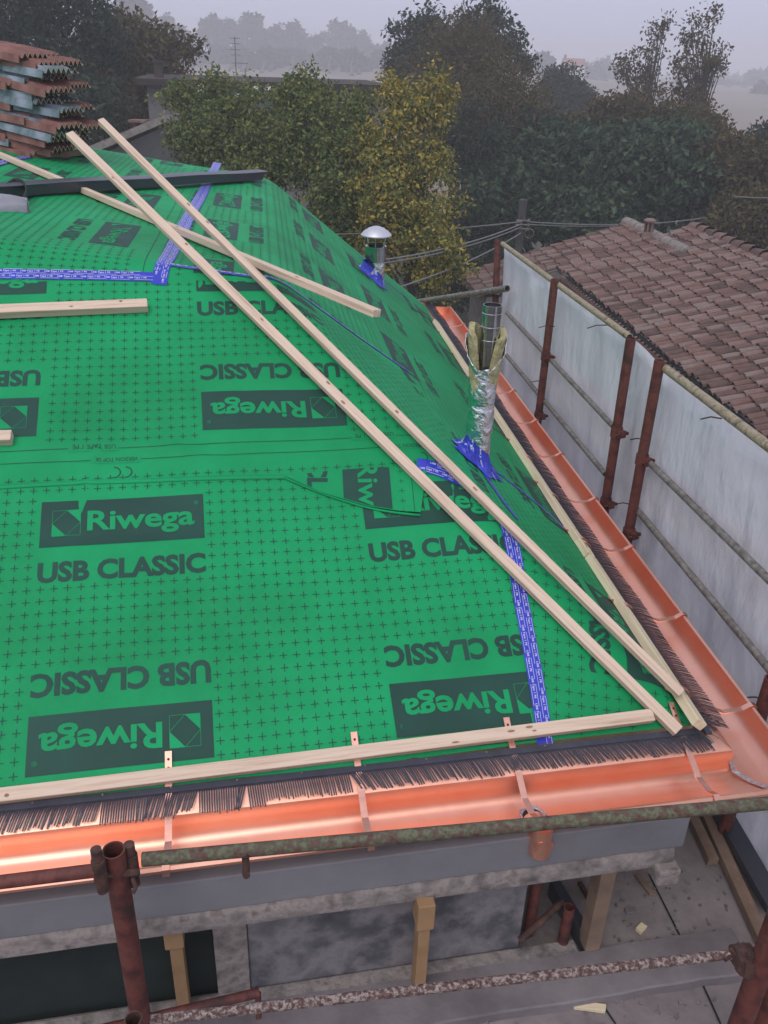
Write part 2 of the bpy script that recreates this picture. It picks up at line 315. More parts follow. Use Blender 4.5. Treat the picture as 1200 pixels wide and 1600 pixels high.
tree('oak_tree', 'small dark round tree below the distant white house', gb(880, 46), [(880, 140, 28, 30, 46), (868, 168, 34, 22, 46), (905, 165, 22, 22, 46)], 130, 70, .22, LD, .25, gt, .6)
for (px, dd, bl, lab, nn) in ((1085, 31, [(1085, 45, 22, 42, 31), (1102, 105, 26, 45, 31), (1065, 115, 26, 40, 31), (1080, 160, 34, 35, 31), (1118, 20, 14, 18, 31), (1120, 95, 16, 30, 31)], 'tall sparse poplar against the sky, right of the pair', 100),
                      (1015, 32, [(1022, 60, 16, 34, 32), (1010, 110, 28, 42, 32), (975, 110, 16, 40, 32), (1000, 160, 36, 32, 32), (1040, 40, 10, 20, 32)], 'tall sparse poplar against the sky, left of the pair', 84)):
    tree('poplar_tree', lab, gb(px, dd), bl, nn, 24, .14, LB, .12, gt, .35, edge=.1, limbs=70)
tree('laurel_bush', 'wide deep green laurel right behind the old tiled roof', gb(960, 25), [(950, 290, 120, 75, 25), (1050, 270, 90, 65, 25), (860, 270, 90, 65, 26), (1000, 230, 95, 45, 26), (1085, 310, 60, 55, 24), (900, 340, 80, 50, 24), (790, 330, 60, 65, 25)], 560, 62, .22, LF, .25, gt, .42, edge=.6)
tree('yew_tree', 'dark bushy evergreen behind the timber utility pole', gb(770, 26), [(770, 270, 50, 70, 26), (740, 380, 45, 75, 25), (725, 220, 35, 50, 26), (700, 440, 50, 60, 24), (830, 220, 60, 45, 27)], 420, 70, .13, LD, .2, gt, .4, edge=.5)
tree('hornbeam_tree', 'brown hedge tree below the sparse poplars', gb(1000, 27), [(960, 200, 60, 40, 27), (1030, 200, 55, 32, 27), (1090, 200, 40, 30, 27), (880, 215, 60, 35, 27)], 240, 70, .15, LB, .2, gt, .45)
tree('hornbeam_tree', 'dim olive tree at the right edge of the photo above the tiled ridge', gb(1150, 24), [(1140, 280, 50, 60, 24), (1190, 300, 50, 60, 23), (1110, 240, 34, 40, 25), (1180, 350, 60, 40, 22)], 330, 70, .15, LB, .2, gt, .45)
tree('yew_tree', 'dark evergreen cut by the right edge of the photo', gb(1195, 30), [(1195, 235, 36, 42, 30), (1215, 260, 40, 60, 30)], 140, 70, .16, LD, .2, gt, .45)
# hazy trees on the far hill
far_t = [(262, 52, 20, 22, 95), (280, 62, 14, 14, 95), (335, 50, 20, 20, 100), (385, 50, 30, 23, 100), (432, 66, 17, 20, 102), (462, 62, 15, 22, 102), (490, 74, 13, 14, 104), (528, 58, 22, 20, 108), (560, 70, 24, 20, 108), (205, 30, 28, 30, 80), (235, 60, 24, 20, 85),
         (835, 110, 20, 16, 95), (850, 100, 11, 13, 95), (925, 120, 20, 24, 110), (945, 110, 18, 14, 120), (1140, 128, 42, 14, 150), (1090, 132, 36, 14, 150), (1195, 126, 26, 18, 130), (600, 88, 18, 16, 110), (1192, 150, 14, 16, 90)]
far_t += [(300+k*22+6*math.sin(k*3), 88+5*math.sin(k*1.7)+k*.6, 12+5*math.sin(k*2.3), 8+3*math.sin(k*4.1), 88+4*math.sin(k)) for k in range(14)]+[(1060+k*24, 137+3*math.sin(k*2), 16, 8+2*math.sin(k*3), 120) for k in range(7)]
for i, (px, py, rx, ry, dd) in enumerate(far_t):
    dd *= 2.5
    b0 = bx(px, dd); tp = D(px, py, dd)
    if tp[2]-ry*dd/FPX < b0[2]: tp[2] = b0[2]+ry*dd/FPX*.9
    tree('hill_tree', 'faint hazy tree on the far hillside', b0, [(px, py, rx, ry, dd), (px+rx*.3, py+ry*.5, rx*.8, ry*.7, dd)], 80, 44, 1.2, LH, .5, 'hazy trees far across the valley', 1.25, limbs=6)
# ------------------------------------------------------------------ far buildings
def poly_prism(mb, pts, h, mi=0):              # pts: top outline (list of 3-vectors), extruded straight down by h
    n = len(pts); vs = list(pts)+[p-A3(0, 0, h) for p in pts]
    return mb.add(vs, [tuple(range(n)), tuple(range(2*n-1, n-1, -1))]+[(i, n+i, n+(i+1) % n, (i+1) % n) for i in range(n)], mi)
t = thing('farm_block', 'flat grey block with a brown roof edge behind the shrubby tree', 'building', gb(400, 22))
a0, a1 = D(229, 133, 22), D(600, 141, 23); z_ = a0[2]; dv = unit((a1-a0)*A3(1, 1, 0)); nv = A3(-dv[1], dv[0], 0)
mb = MB(); poly_prism(mb, [A3(*(q[:2]), z_) for q in (a0, a1, a1+nv*5, a0+nv*5)], 6.5); w_ = mb.build('wall', [WALLB], parent=t)
mb = MB(); poly_prism(mb, [A3(*(q[:2]), z_+.16) for q in (a0-dv*.25-nv*.3, a1+dv*.3-nv*.3, a1+nv*5.2+dv*.3, a0+nv*5.2-dv*.25)], .155); mb.build('roof', [ROOFD], parent=t)
q = D(245, 128, 22.4); mb = MB(); mb.box(q+A3(0, .3, .25), A3(.1, 0, 0), A3(0, .1, 0), A3(0, 0, .2)); mb.box(q+A3(0, .3, .47), A3(.13, 0, 0), A3(0, .13, 0), A3(0, 0, .03)); mb.build('chimney', [ROOFD], parent=t)
for (px, py) in ((314, 140), (371, 148), (399, 136), (418, 136)):
    q = D(px, py, 21.9); q = q-nv*.06; mb = MB(); hh = .2 if px == 314 else .05
    mb.box(q-A3(0, 0, hh*.5), dv*.075, nv*.03, A3(0, 0, hh)); mb.build('window', [HWALL], parent=t, bevel=.01)
t = thing('lean_to', 'low grey lean-to with a pale roof edge sloping up toward the grey block', 'building', gb(210, 17))
p0, p1 = D(120, 246, 17), D(262, 186, 18.5); mb = MB()
mb.add([p0-A3(0, 0, .12), p1-A3(0, 0, .12), p1*A3(1, 1, 0)+A3(0, 0, G7), p0*A3(1, 1, 0)+A3(0, 0, G7), p0-A3(0, 0, .12)+A3(.3, 3, 0), p1-A3(0, 0, .12)+A3(.3, 3, 0), p1*A3(1, 1, 0)+A3(.3, 3, G7), p0*A3(1, 1, 0)+A3(.3, 3, G7)],
       [(0, 1, 2, 3), (4, 7, 6, 5), (0, 4, 5, 1), (0, 3, 7, 4), (1, 5, 6, 2)]); mb.build('wall', [WALLB], parent=t)
mb = MB(); dd_ = unit(p1-p0); mb.box((p0+p1)/2+A3(.1, 1.3, 0), dd_*np.linalg.norm(p1-p0)*.53, A3(.15, 1.6, 0), unit(np.cross(dd_, A3(.1, 1.6, 0)))*.07); mb.build('roof', [MORT], parent=t)
t = thing('chimney_pot', 'small brown chimney standing left of the grey block', 'chimney', gb(217, 20))
q = D(218, 200, 20); mb = MB(); mb.box(q*A3(1, 1, 0)+A3(0, 0, (q[2]+G7)/2), A3(.13, 0, 0), A3(0, .13, 0), A3(0, 0, (q[2]-G7)/2)); mb.build('stack', [CLAY], parent=t)
mb = MB(); mb.box(q+A3(0, 0, .15), A3(.2, 0, 0), A3(0, .2, 0), A3(0, 0, .025)); 
for sx in (-.1, .1): mb.box(q+A3(sx, 0, .062), A3(.03, 0, 0), A3(0, .1, 0), A3(0, 0, .062))
mb.build('cap', [CLAY], parent=t)
t = thing('tv_antenna', 'thin television aerial standing on the grey block', 'aerial', D(370, 128, 22.3)+nv*.3)
q = D(370, 128, 22.3)+nv*.3; hT = D(370, 58, 22.3)[2]-q[2]; mb = MB(); mb.tube([q, q+A3(0, 0, hT)], .014, 8); mb.build('mast', [WIREM], parent=t)
mb = MB()
for hh, ln in ((.97, .12), (.85, .12), (.72, .12), (.60, .12), (.42, .32), (.15, .25)):
    MB().tube([q+A3(-ln*(.35 if ln > .2 else 1), 0, hT*hh), q+A3(ln, .05, hT*hh)], .008, 6).build('boom', [WIREM], parent=t)
for k in range(4): MB().tube([q+A3(.08+k*.07, -.1, hT*.42), q+A3(.08+k*.07, .1, hT*.42)], .005, 5).build('dipole', [WIREM], parent=t)
t = thing('farmhouse', 'pale distant house with a reddish roof on the hazy skyline', 'house', bx(896, 200))
q0, q1 = D(882, 102, 200), D(914, 104, 200); w_ = q1[0]-q0[0]; zb = q0[2]; gl = float(gz(q0[0], q0[1]))
mb = MB(); mb.box(A3((q0[0]+q1[0])/2, q0[1]+2, (zb+gl)/2), A3(w_/2, 0, 0), A3(0, 2, 0), A3(0, 0, (zb-gl)/2)); mb.build('wall', [HWALL], parent=t)
mb = MB(); x0, x1, y0 = q0[0]-.2, q1[0]+.2, q0[1]-.3
mb.add([(x0, y0, zb), (x1, y0, zb), (x1, y0+4.6, zb), (x0, y0+4.6, zb), (x0, y0+2.3, zb+1.5), (x1, y0+2.3, zb+1.5)], [(0, 1, 5, 4), (2, 3, 4, 5), (0, 4, 3), (1, 2, 5), (0, 3, 2, 1)]); rf = mb.build('roof', [HROOF], parent=t)
mb = MB(); mb.box(A3(x0+.5, y0+2.3, zb+1.7), A3(.28, 0, 0), A3(0, .28, 0), A3(0, 0, .5)); mb.build('chimney', [HROOF], parent=rf)
for k in range(3):
    mb = MB(); mb.box(A3(q0[0]+.9+k*1.3, q0[1]-.02, zb-1.2), A3(.28, 0, 0), A3(0, .03, 0), A3(0, 0, .42)); mb.build('window', [ROOFD], parent=t)
# ------------------------------------------------------------------ the old tiled house on the right
NZ = -3.6; eN0 = P(885, 432, NZ); eN1 = P(1200, 690, NZ); nd = unit(eN0-eN1); no = A3(nd[1], -nd[0], 0)     # no points uphill (to the right)
if no[0] < 0: no = -no
def coppi(mb, o0, ud, vd, nrow, ncol, pitch=.15, step=.25, skip=None, mi=0):
    """barrel tiles: columns side by side along ud, courses up the slope along vd"""
    nn = unit(np.cross(ud, vd)); nn *= np.sign(nn[2])
    for i in range(ncol):
        jx = RNG.uniform(-.012, .012)
        for j in range(nrow):
            p = o0+ud*(i*pitch+jx+RNG.uniform(-.008, .008))+vd*(j*step+RNG.uniform(-.03, .03))
            if skip is not None and skip(p): continue
            ln = .35; up = .028+RNG.uniform(-.004, .008); tw = RNG.uniform(-.05, .05); vs = []
            for (t_, rad, hh) in ((0, .067, up+.004), (1, .052, .006)):
                for k in range(6):
                    a = math.pi*k/5
                    vs.append(p+vd*(t_*ln)+ud*(rad*math.cos(a)+tw*t_*ln)+nn*(hh+rad*.95*math.sin(a)))
            n0 = len(vs); vs += [v-nn*.016*(1) for v in vs[:6]]
            fs = [(k, k+1, 7+k, 6+k) for k in range(5)]+[(k+1, k, n0+k, n0+k+1) for k in range(5)]
            mb.add(vs, fs, mi)
def tiled_roof(parent, o0, ud, vd, nrow, ncol, mats_, under=True, skip=None):
    mb = MB(); coppi(mb, o0, ud, vd, nrow, ncol, skip=skip)
    nn = unit(np.cross(ud, vd)); nn *= np.sign(nn[2]); a, b = ud*ncol*.15, vd*nrow*.25+vd*.08
    mb.box(o0+a/2-ud*.1+b/2-nn*.03, (a/2), b/2, nn*.028, 1)
    for i in range(ncol+1):                              # the channel tiles between the barrels
        p = o0+ud*(i-.5)*.15
        if skip is not None and skip(p+vd*.5): continue
        mb.add([p-ud*.04-nn*.004-vd*.06, p+ud*.04-nn*.004-vd*.06, p+ud*.04-nn*.004+b, p-ud*.04-nn*.004+b, p-vd*.06-nn*.01, p+b-nn*.01], [(0, 4, 5, 3), (4, 1, 2, 5)], 0)
    return mb.build('roof', mats_, parent=parent)
sl = math.radians(17.5); vN = no*math.cos(sl)+A3(0, 0, math.sin(sl))
t = thing('tiled_house', 'old low house with a large weathered terracotta tile roof on the right', 'house', A3(5.5, 12, G7))
nc = int(np.linalg.norm(eN0-eN1)/.15)+20
rf = tiled_roof(t, eN0-nd*(nc*.15), nd, vN, 11, nc+5, [CLAY, MORT])
rise = 11*.25-.03; rdg = eN0+nd*.70+vN*(rise+.04)
mb = MB()
for i in range(int(nc*.15/.37)+2):
    p = rdg-nd*(i*.37)+A3(0, 0, .01); vs = []
    for (t_, rd, hh) in ((0, .11, 0), (1, .13, .03)):
        for k in range(7):
            a = math.pi*k/6; vs.append(p-nd*(t_*.42)+no*rd*math.cos(a)+A3(0, 0, hh+RNG.uniform(-.006, .006)+rd*.85*math.sin(a)))
    mb.add(vs, [(k, k+1, 8+k, 7+k) for k in range(6)], 0)
    mb.box(p-nd*.2+A3(0, 0, -.01), nd*.19, no*.13, A3(0, 0, .03), 1)
mb.build('ridge_tiles', [CLAY, MORT], parent=rf, smooth=True)
vB = -no*math.cos(sl)+A3(0, 0, math.sin(sl))         # back slope
mb = MB(); q = rdg-A3(0, 0, .03); mb.add([q, q-nd*nc*.15, q-nd*nc*.15-vB*3.1, q-vB*3.1], [(0, 1, 2, 3)]); mb.build('back_slope', [CLAY], parent=rf, solid=.05)
mb = MB(); poly_prism(mb, [eN0+no*.35-A3(0, 0, .05), eN0-nd*nc*.15+no*.35-A3(0, 0, .05), eN0-nd*nc*.15+no*5-A3(0, 0, .05), eN0+no*5-A3(0, 0, .05)], 3.7); mb.build('wall', [MORT], parent=t)
mb = MB()                                            # gutter and rafter tails under the eave
pts = [eN0-no*.08-A3(0, 0, .07)-nd*i*1.0 for i in range(int(nc*.15))]; mb.tube(pts, .055, 10); mb.build('gutter', [RUSTD], parent=t)
mb = MB(); mb.box((eN0+eN1)/2-nd*1.5+no*.02-A3(0, 0, .06), nd*(np.linalg.norm(eN0-eN1)/2+1.5), no*.04, A3(0, 0, .07)); mb.build('fascia', [DARK], parent=t)
# far wing of the same house
pnN = np.cross(nd, vN); wp = onpl(733, 447, pnN, eN0); rgA = onpl(975, 349, pnN, eN0); rgB = onpl(1030, 373, pnN, eN0)
vlo = float((wp-eN0)@vN); vhi = float((rgA-eN0)@vN); uhi = float((rgA-eN0)@nd); print('wing', vlo, vhi, uhi, (rgB-eN0)@vN, (rgB-eN0)@nd)
ul = uhi-.70; vlen = vhi-vlo; wstart = eN0+nd*.72+vN*vlo
t2 = thing('tiled_wing', 'far wing of weathered tiles beside the timber utility pole', 'outbuilding', A3(wp[0]+1.5, wp[1], G7))
rf2 = tiled_roof(t2, wstart, nd, vN, max(4, int(vlen/.25)+1), int(ul/.15), [CLAY, MORT])
mb = MB()
for i in range(9):
    p = wstart+vN*vlen+nd*(ul-i*.37)+vN*.05; mb.tube([p, p-nd*.4], [.12, .135], 9)
mb.build('ridge_tiles', [MORT], parent=rf2, smooth=True)
mb = MB(); q = wstart+vN*vlen-A3(0, 0, .02); mb.add([q, q+nd*ul, q+nd*ul-vB*2.2, q-vB*2.2], [(0, 1, 2, 3)]); mb.build('back_slope', [CLAY], parent=rf2, solid=.05)
mb = MB(); w0 = wstart+no*.25-A3(0, 0, .08); poly_prism(mb, [w0, w0+nd*(ul-.1), w0+nd*(ul-.1)+no*vlen*1.5, w0+no*vlen*1.5], 2.4); mb.build('wall', [MORT], parent=t2)
q = onpl(1011, 374, pnN, eN0); t3 = thing('roof_chimney', 'small round terracotta chimney on the old tiled roof', 'chimney', q-A3(0, 0, .1))
dC = q@RC[:, 2] if False else np.linalg.norm(q)
sC = dC/FPX*1.1
mb = MB(); mb.lathe(q-A3(0, 0, .15), [(0, 0), (8.5*sC, 0), (7*sC, .15+8*sC), (6*sC, .15+9*sC), (6*sC, .15+10*sC)]); mb.build('base', [CLAY], parent=t3, smooth=True)
mb = MB()
for k in range(6): a = k*math.pi/3; mb.tube([q+A3(5*sC*math.cos(a), 5*sC*math.sin(a), 9*sC), q+A3(5*sC*math.cos(a), 5*sC*math.sin(a), 22*sC)], 1.3*sC, 6)
mb.tube([q+A3(0, 0, 9*sC), q+A3(0, 0, 21*sC)], 2*sC, 8); mb.build('vent', [CLAY], parent=t3)
mb = MB(); mb.lathe(q, [(6.4*sC, 21.5*sC), (8*sC, 22*sC), (8*sC, 24*sC), (5*sC, 26*sC), (0, 26.5*sC)]); mb.build('cap', [CLAY], parent=t3, smooth=True)
# ------------------------------------------------------------------ utility pole and cables
up = D(818, 312, 17); t = thing('utility_pole', 'weathered timber pole carrying cables in front of the far tiled wing', 'utility pole', A3(up[0], up[1], G7))
mb = MB(); mb.tube([A3(up[0]-.05, up[1], G7), up], [.11, .075], 12); mb.build('pole', [POLEW], parent=t, smooth=True)
mb = MB()
for hh in (-.38, -.46, -.54): mb.tube([up+A3(-.12, -.08, hh), up+A3(.13, -.08, hh)], .012, 6); mb.lathe(up+A3(.13, -.08, hh-.03), [(0, 0), (.03, .01), (.03, .05), (0, .06)], seg=8)
ring = [up+A3(.17+.09*math.cos(a), -.1, -.62+.09*math.sin(a)) for a in np.linspace(0, 6.28, 13)]; mb.tube(ring, .008, 5); mb.build('insulator', [GALV], parent=t)
def cable(p0, p1, sag, rad=.012):
    p0 = np.asarray(p0); p1 = np.asarray(p1); mb = MB(); pts = [p0+(p1-p0)*k-A3(0, 0, 4*sag*k*(1-k)) for k in np.linspace(0, 1, 22)]; mb.tube(pts, rad, 6); return mb
for (yl, hh, lab, sg) in ((368, -.40, 'topmost cable running left from the timber pole', .25), (387, -.44, 'second cable from the top running left from the timber pole', .3), (391, -.50, 'third cable from the top running left from the timber pole', .3), (432, -.62, 'lowest cable running left from the timber pole past the scaffold post', .35)):
    pl = D(602, yl, 11.5) if hh < -.41 else D(730, 352, 13)-A3(3, 0, .1)
    o = cable(up+A3(0, -.09, hh), pl-unit(up-pl)*1.5, sg*.4).build('cable', [WIREM], smooth=True); tag(o, lab, 'cable', 'cables on the timber pole')
for (dx, lab, dz) in ((912, 'upper cable running right from the timber pole', 0), (905, 'lower cable running right from the timber pole', -.05)):
    pr = D(dx, 355, 20); o = cable(up+A3(.1, -.08, -.4+dz), pr+A3(4, 3, -.1), .12).build('cable', [WIREM], smooth=True); tag(o, lab, 'cable', 'cables on the timber pole')
o = cable(D(1148, 307, 19), D(1300, 303, 17), .05).build('cable', [WIREM], smooth=True); tag(o, 'short cable crossing the dim olive tree at the right edge', 'cable')
# ------------------------------------------------------------------ the house under work: deck, wall, cornice, roof
house = thing('roofed_house', 'house with its hip roof wrapped in green printed membrane and a copper gutter', 'house', A3(-2.5, 5, G7))
def halfclip(bm, geomf, p, n, clear=True):
    gs = [f for f in bm.faces if geomf(f)]; gs = gs+list({e_ for f in gs for e_ in f.edges})+list({v for f in gs for v in f.verts})
    bmesh.ops.bisect_plane(bm, geom=gs, plane_co=p, plane_no=n, clear_outer=clear)
bm = bmesh.new(); XL, ST = -6.6, .026
xs = np.arange(XL, 1.6, ST); ys = np.arange(.6, 9.2, ST)
keep = lambda x, y: ((A3(x, y, 0)-c)@oF < .06 and (A3(x, y, 0)-c)@oR < .06)
vg = {}
for i, x in enumerate(xs):
    for j, y in enumerate(ys):
        if keep(x, y) and (y < 8.9): vg[i, j] = bm.verts.new((x, y, 0))
for (i, j) in list(vg):
    if (i+1, j) in vg and (i, j+1) in vg and (i+1, j+1) in vg: bm.faces.new((vg[i, j], vg[i+1, j], vg[i+1, j+1], vg[i, j+1]))
allf = lambda f: True
for (p, n) in ((c, oF), (c, oR)): halfclip(bm, allf, Vector((p[0], p[1], 0)), Vector((n[0], n[1], 0)))
bmesh.ops.bisect_plane(bm, geom=bm.verts[:]+bm.edges[:]+bm.faces[:], plane_co=(L[0], 0, 0), plane_no=(1, 0, 0))
dl = unit((far-L)*A3(1, 1, 0)); nl = A3(-dl[1], dl[0], 0)
halfclip(bm, lambda f: f.calc_center_median().x > L[0], Vector((L[0], L[1], 0)), Vector((nl[0], nl[1], 0)))
d2 = unit((L-B)*A3(1, 1, 0)); n2_ = A3(-d2[1], d2[0], 0)
halfclip(bm, lambda f: f.calc_center_median().x < L[0], Vector((L[0], L[1], 0)), Vector((n2_[0], n2_[1], 0)))
for v in list(bm.verts):
    if not v.link_faces: bm.verts.remove(v)
co = np.array([v.co[:] for v in bm.verts]); zz = HF(co[:, 0], co[:, 1])
bm.verts.index_update(); V = np.column_stack([co[:, 0], co[:, 1], zz]); F = [[v.index for v in f.verts] for f in bm.faces]
bed = [(e_.verts[0].index, e_.verts[1].index) for e_ in bm.edges if len(e_.link_faces) == 1]
bm.free()
mbm = MB(); mbm.add(V, F, 0)
# the boarded eave edge below the membrane
mdeck = MB()
for a_, b_ in bed: mdeck.add([V[a_]-A3(0, 0, .004), V[b_]-A3(0, 0, .004), V[b_]-A3(0, 0, .12), V[a_]-A3(0, 0, .12)], [(0, 1, 2, 3)])
# ---- printed pattern
hU = unit(K-c)
pN = e-hU*(e@hU); pN = unit(pN)                      # in the front slope, square to the hip, to the right
pR = oR-nR*(oR@nR); pR = unit(pR-hU*(pR@hU))        # in the right slope, square to the hip, to the right
tq = unit(Q-K); pUa = unit(rU-tq*(rU@tq)); pNd = unit(s-tq*(s@tq))
def mapN(a, b):
    p = c+np.outer(a, e)+np.outer(b, s); d = (p-c)@pN; on = p-np.outer(d, pN)
    return np.where((d > 0)[:, None], on+np.outer(d, pR), p)
def mapR(p_, s_):
    p = c+np.outer(p_, r)+np.outer(s_, sR); d = (p-c)@pR; on = p-np.outer(d, pR)
    return np.where((d < 0)[:, None], on+np.outer(d, pN), p)
def mapU(p_, q):
    p = K+np.outer(p_, rU)+np.outer(q, sU); d = (p-K)@pUa; on = p-np.outer(d, pUa)
    return np.where((d < 0)[:, None], on+np.outer(d, pNd), p)
JX = np.array([(430, 437), (560, 527), (640, 583), (700, 680), (745, 762), (780, 800), (800, 840), (806, 905), (835, 1010), (852, 1172), (858, 1200)], float)
BT = 2.375
def inN(p):
    px, py = proj(p); b = (p-c)@s
    return (px < np.interp(py, JX[:, 1], JX[:, 0])) & (b < BT)
def inRoof(p):
    d = p-c; ok = (d@oF < -.02) & (d@oR < -.02) & (p[:, 0] > XL+.05)
    ok &= np.where(p[:, 0] > L[0], (p-L)@nl < -.02, (p-L)@n2_ < -.02); return ok
def stamp(V2, F2, T, mp, sysn, off, mi, sub=.05):
    """2-D print V2/F2 moved by T into sheet coordinates, cut up finely and laid on the membrane"""
    uv = V2@T[:2, :2].T+T[:2, 2]; bm = bmesh.new(); vs = [bm.verts.new((u, v, 0)) for u, v in uv]
    for f in F2:
        try: bm.faces.new([vs[i] for i in f])
        except ValueError: pass
    if sub:
        for ax in (0, 1):
            lo, hi = uv[:, ax].min(), uv[:, ax].max()
            for t_ in np.arange(math.ceil(lo/sub)*sub, hi, sub):
                cc_ = [0, 0, 0]; cc_[ax] = t_; nn_ = [0, 0, 0]; nn_[ax] = 1
                bmesh.ops.bisect_plane(bm, geom=bm.verts[:]+bm.edges[:]+bm.faces[:], plane_co=cc_, plane_no=nn_)
    bm.verts.index_update(); q = np.array([v.co[:2] for v in bm.verts]); p = mp(q[:, 0], q[:, 1])
    fl = [[v.index for v in f.verts] for f in bm.faces]; bm.free()
    n_in = inN(p); ok = inRoof(p) & (n_in if sysn == 'N' else ~n_in)
    if sysn == 'R': ok &= (p@np.array([0, 0, 1]) > -9)
    p[:, 2] = HF(p[:, 0], p[:, 1])+off
    fl = [f for f in fl if sum(ok[i] for i in f)*2 > len(f)]
    if fl: mbm.add(p, fl, mi)
_tc = {}
def text2d(txt, W, Hh, bold=.02, narrow=False):
    key = (txt, round(W, 3), round(Hh, 3), bold)
    if key in _tc: return _tc[key]
    cu = bpy.data.curves.new('t', 'FONT'); cu.body = txt; cu.offset = bold; cu.resolution_u = 3; cu.fill_mode = 'FRONT'
    ob = bpy.data.objects.new('t', cu); me = bpy.data.meshes.new_from_object(ob)
    v = np.array([q.co[:2] for q in me.vertices]); f = [list(p.vertices) for p in me.polygons]
    bpy.data.objects.remove(ob); bpy.data.curves.remove(cu); bpy.data.meshes.remove(me)
    v = (v-v.min(0))/(v.max(0)-v.min(0))*[W, Hh]; _tc[key] = (v, f); return v, f
def rect(x0, y0, x1, y1): return np.array([(x0, y0), (x1, y0), (x1, y1), (x0, y1)], float), [(0, 1, 2, 3)]
def TF(x, y, ux, uy, flip=1):                        # frame: reading direction (ux,uy), up = 90 deg left
    return np.array([[ux, -uy, x], [uy, ux, y]], float)
def block(T, mp, sysn, W=.62, HB=.205, big=True):
    """logo panel above, product line below; T origin = panel's lower left corner, x = reading, y = up"""
    v, f = rect(0, 0, W, HB); stamp(v, f, T, mp, sysn, .0016, 1)
    v, f = text2d('Riwega', W*.66, HB*.58, .024); v = v+[W*.28, HB*.17]; stamp(v, f, T, mp, sysn, .003, 0)
    L0, L1, y0, y1 = W*.07, W*.24, HB*.22, HB*.78; mx_, my_ = (L0+L1)/2, (y0+y1)/2
    stamp(np.array([(L0, y0), (mx_, y0), (L0, my_)]), [(0, 1, 2)], T, mp, sysn, .003, 0)
    stamp(np.array([(L1, y1), (mx_, y1), (L1, my_)]), [(0, 1, 2)], T, mp, sysn, .003, 0)
    lw = .0016
    for (a, b) in (((L0, y0), (L1, y0)), ((L1, y0), (L1, y1)), ((L1, y1), (L0, y1)), ((L0, y1), (L0, y0)), ((mx_, y0), (L1, my_)), ((L0, my_), (mx_, y1))):
        a = np.array(a); b = np.array(b); n_ = (b-a)[::-1]*[-1, 1]; n_ = n_/np.linalg.norm(n_)*lw/2
        stamp(np.array([a-n_, b-n_, b+n_, a+n_]), [(0, 1, 2, 3)], T, mp, sysn, .003, 0)
    k_ = np.linspace(0, 6.283, 13)[:-1]; rg = np.array([(math.cos(t_), math.sin(t_)) for t_ in k_])
    stamp(np.vstack([rg*.0085, rg*.0068])+[W*.955, HB*.80], [(i, (i+1) % 12, 12+(i+1) % 12, 12+i) for i in range(12)], T, mp, sysn, .003, 0)
    v, f = text2d('R', .006, .008, .02); stamp(v+[W*.955-.003, HB*.80-.004], f, T, mp, sysn, .003, 0, 0)
    v, f = text2d('USB CLASSIC', W*1.0, .088, .042); stamp(v+[0, -.152], f, T, mp, sysn, .0016, 1)
def crosses(mp, sysn, x0, x1, y0, y1, sp=.0485, ar=.0125, th=.0021, avoid=()):
    for x in np.arange(x0, x1, sp):
        for y in np.arange(y0, y1, sp):
            if any(a <= x <= b and d_ <= y <= h_ for (a, b, d_, h_) in avoid): continue
            CX.append((x, y, sysn))
CXS = {}
def cross_grid(mp, sysn, pts, sp_ar=.0145, th=.0016):
    if not len(pts): return
    P0 = np.array(pts); offs = [(-sp_ar, -th), (sp_ar, -th), (sp_ar, th), (-sp_ar, th), (-th, -sp_ar), (th, -sp_ar), (th, sp_ar), (-th, sp_ar)]
    allp = (P0[:, None, :]+np.array(offs)[None]).reshape(-1, 2); p = mp(allp[:, 0], allp[:, 1]); n_in = inN(p); ok = inRoof(p) & (n_in if sysn == 'N' else ~n_in)
    p[:, 2] = HF(p[:, 0], p[:, 1])+.0018; ok = ok.reshape(-1, 8).all(1); p = p.reshape(-1, 8, 3)[ok].reshape(-1, 3); n = len(p)//8
    mbm.add(p, [tuple(range(8*i+k, 8*i+k+4)) for i in range(n) for k in (0, 4)], 1)
def grid_pts(x0, x1, y0, y1, avoid, lines, sp=.0485):
    out = []
    for x in np.arange(x0, x1, sp):
        for y in np.arange(y0, y1, sp):
            if any(a-.012 <= x <= b+.012 and d_-.012 <= y <= h_+.012 for (a, b, d_, h_) in avoid) or any(abs(y-l_) < .016 for l_ in lines): continue
            out.append((x, y))
    return out
W_, HB_ = .622, .206
def lineprint(mp, sysn, x0, x1, y, th=.0028, off=.0022):
    for x in np.arange(x0, x1, .5):
        v, f = rect(x, y-th/2, min(x+.5, x1), y+th/2); stamp(v, f, np.eye(3), mp, sysn, off, 1)
# front sheets (N)
av = []
for k in range(-3, 2):
    a0 = -2.425+k*1.262
    block(TF(a0+W_, .292, -1, 0), mapN, 'N'); av.append((a0, a0+W_, .07, .46))
    block(TF(a0, .95, 1, 0), mapN, 'N'); av.append((a0, a0+W_, .785, 1.17))
    a1 = -1.797+k*1.29
    block(TF(a1+W_, 1.68, -1, 0), mapN, 'N'); av.append((a1, a1+W_, 1.45, 1.85))
    block(TF(a1, 2.275, 1, 0), mapN, 'N'); av.append((a1, a1+W_, 2.10, 2.5))
lnN = [.03, 1.345, 1.405, .0]
cross_grid(mapN, 'N', grid_pts(-6, 1.6, .045, 2.37, av+[(-6, 1.6, 1.305, 1.42)], lnN))
for y in (.031, 1.345, 1.405): lineprint(mapN, 'N', -6, 1.2, y)
v, f = text2d('USB TAPE 1 PE', .17, .022, .01)
for x, y in ((-1.40, .024), (-2.15, 1.398), (-.98, 1.398), (-3.4, 1.398)):
    vr, fr = rect(x-.185, y-.006, x+.01, y+.03); stamp(vr, fr, np.eye(3), mapN, 'N', .0024, 0); stamp(v, f, TF(x, y+.024, -1, 0), mapN, 'N', .0034, 1, 0)
v, f = text2d('VERSION TOP SK', .17, .02, .01)
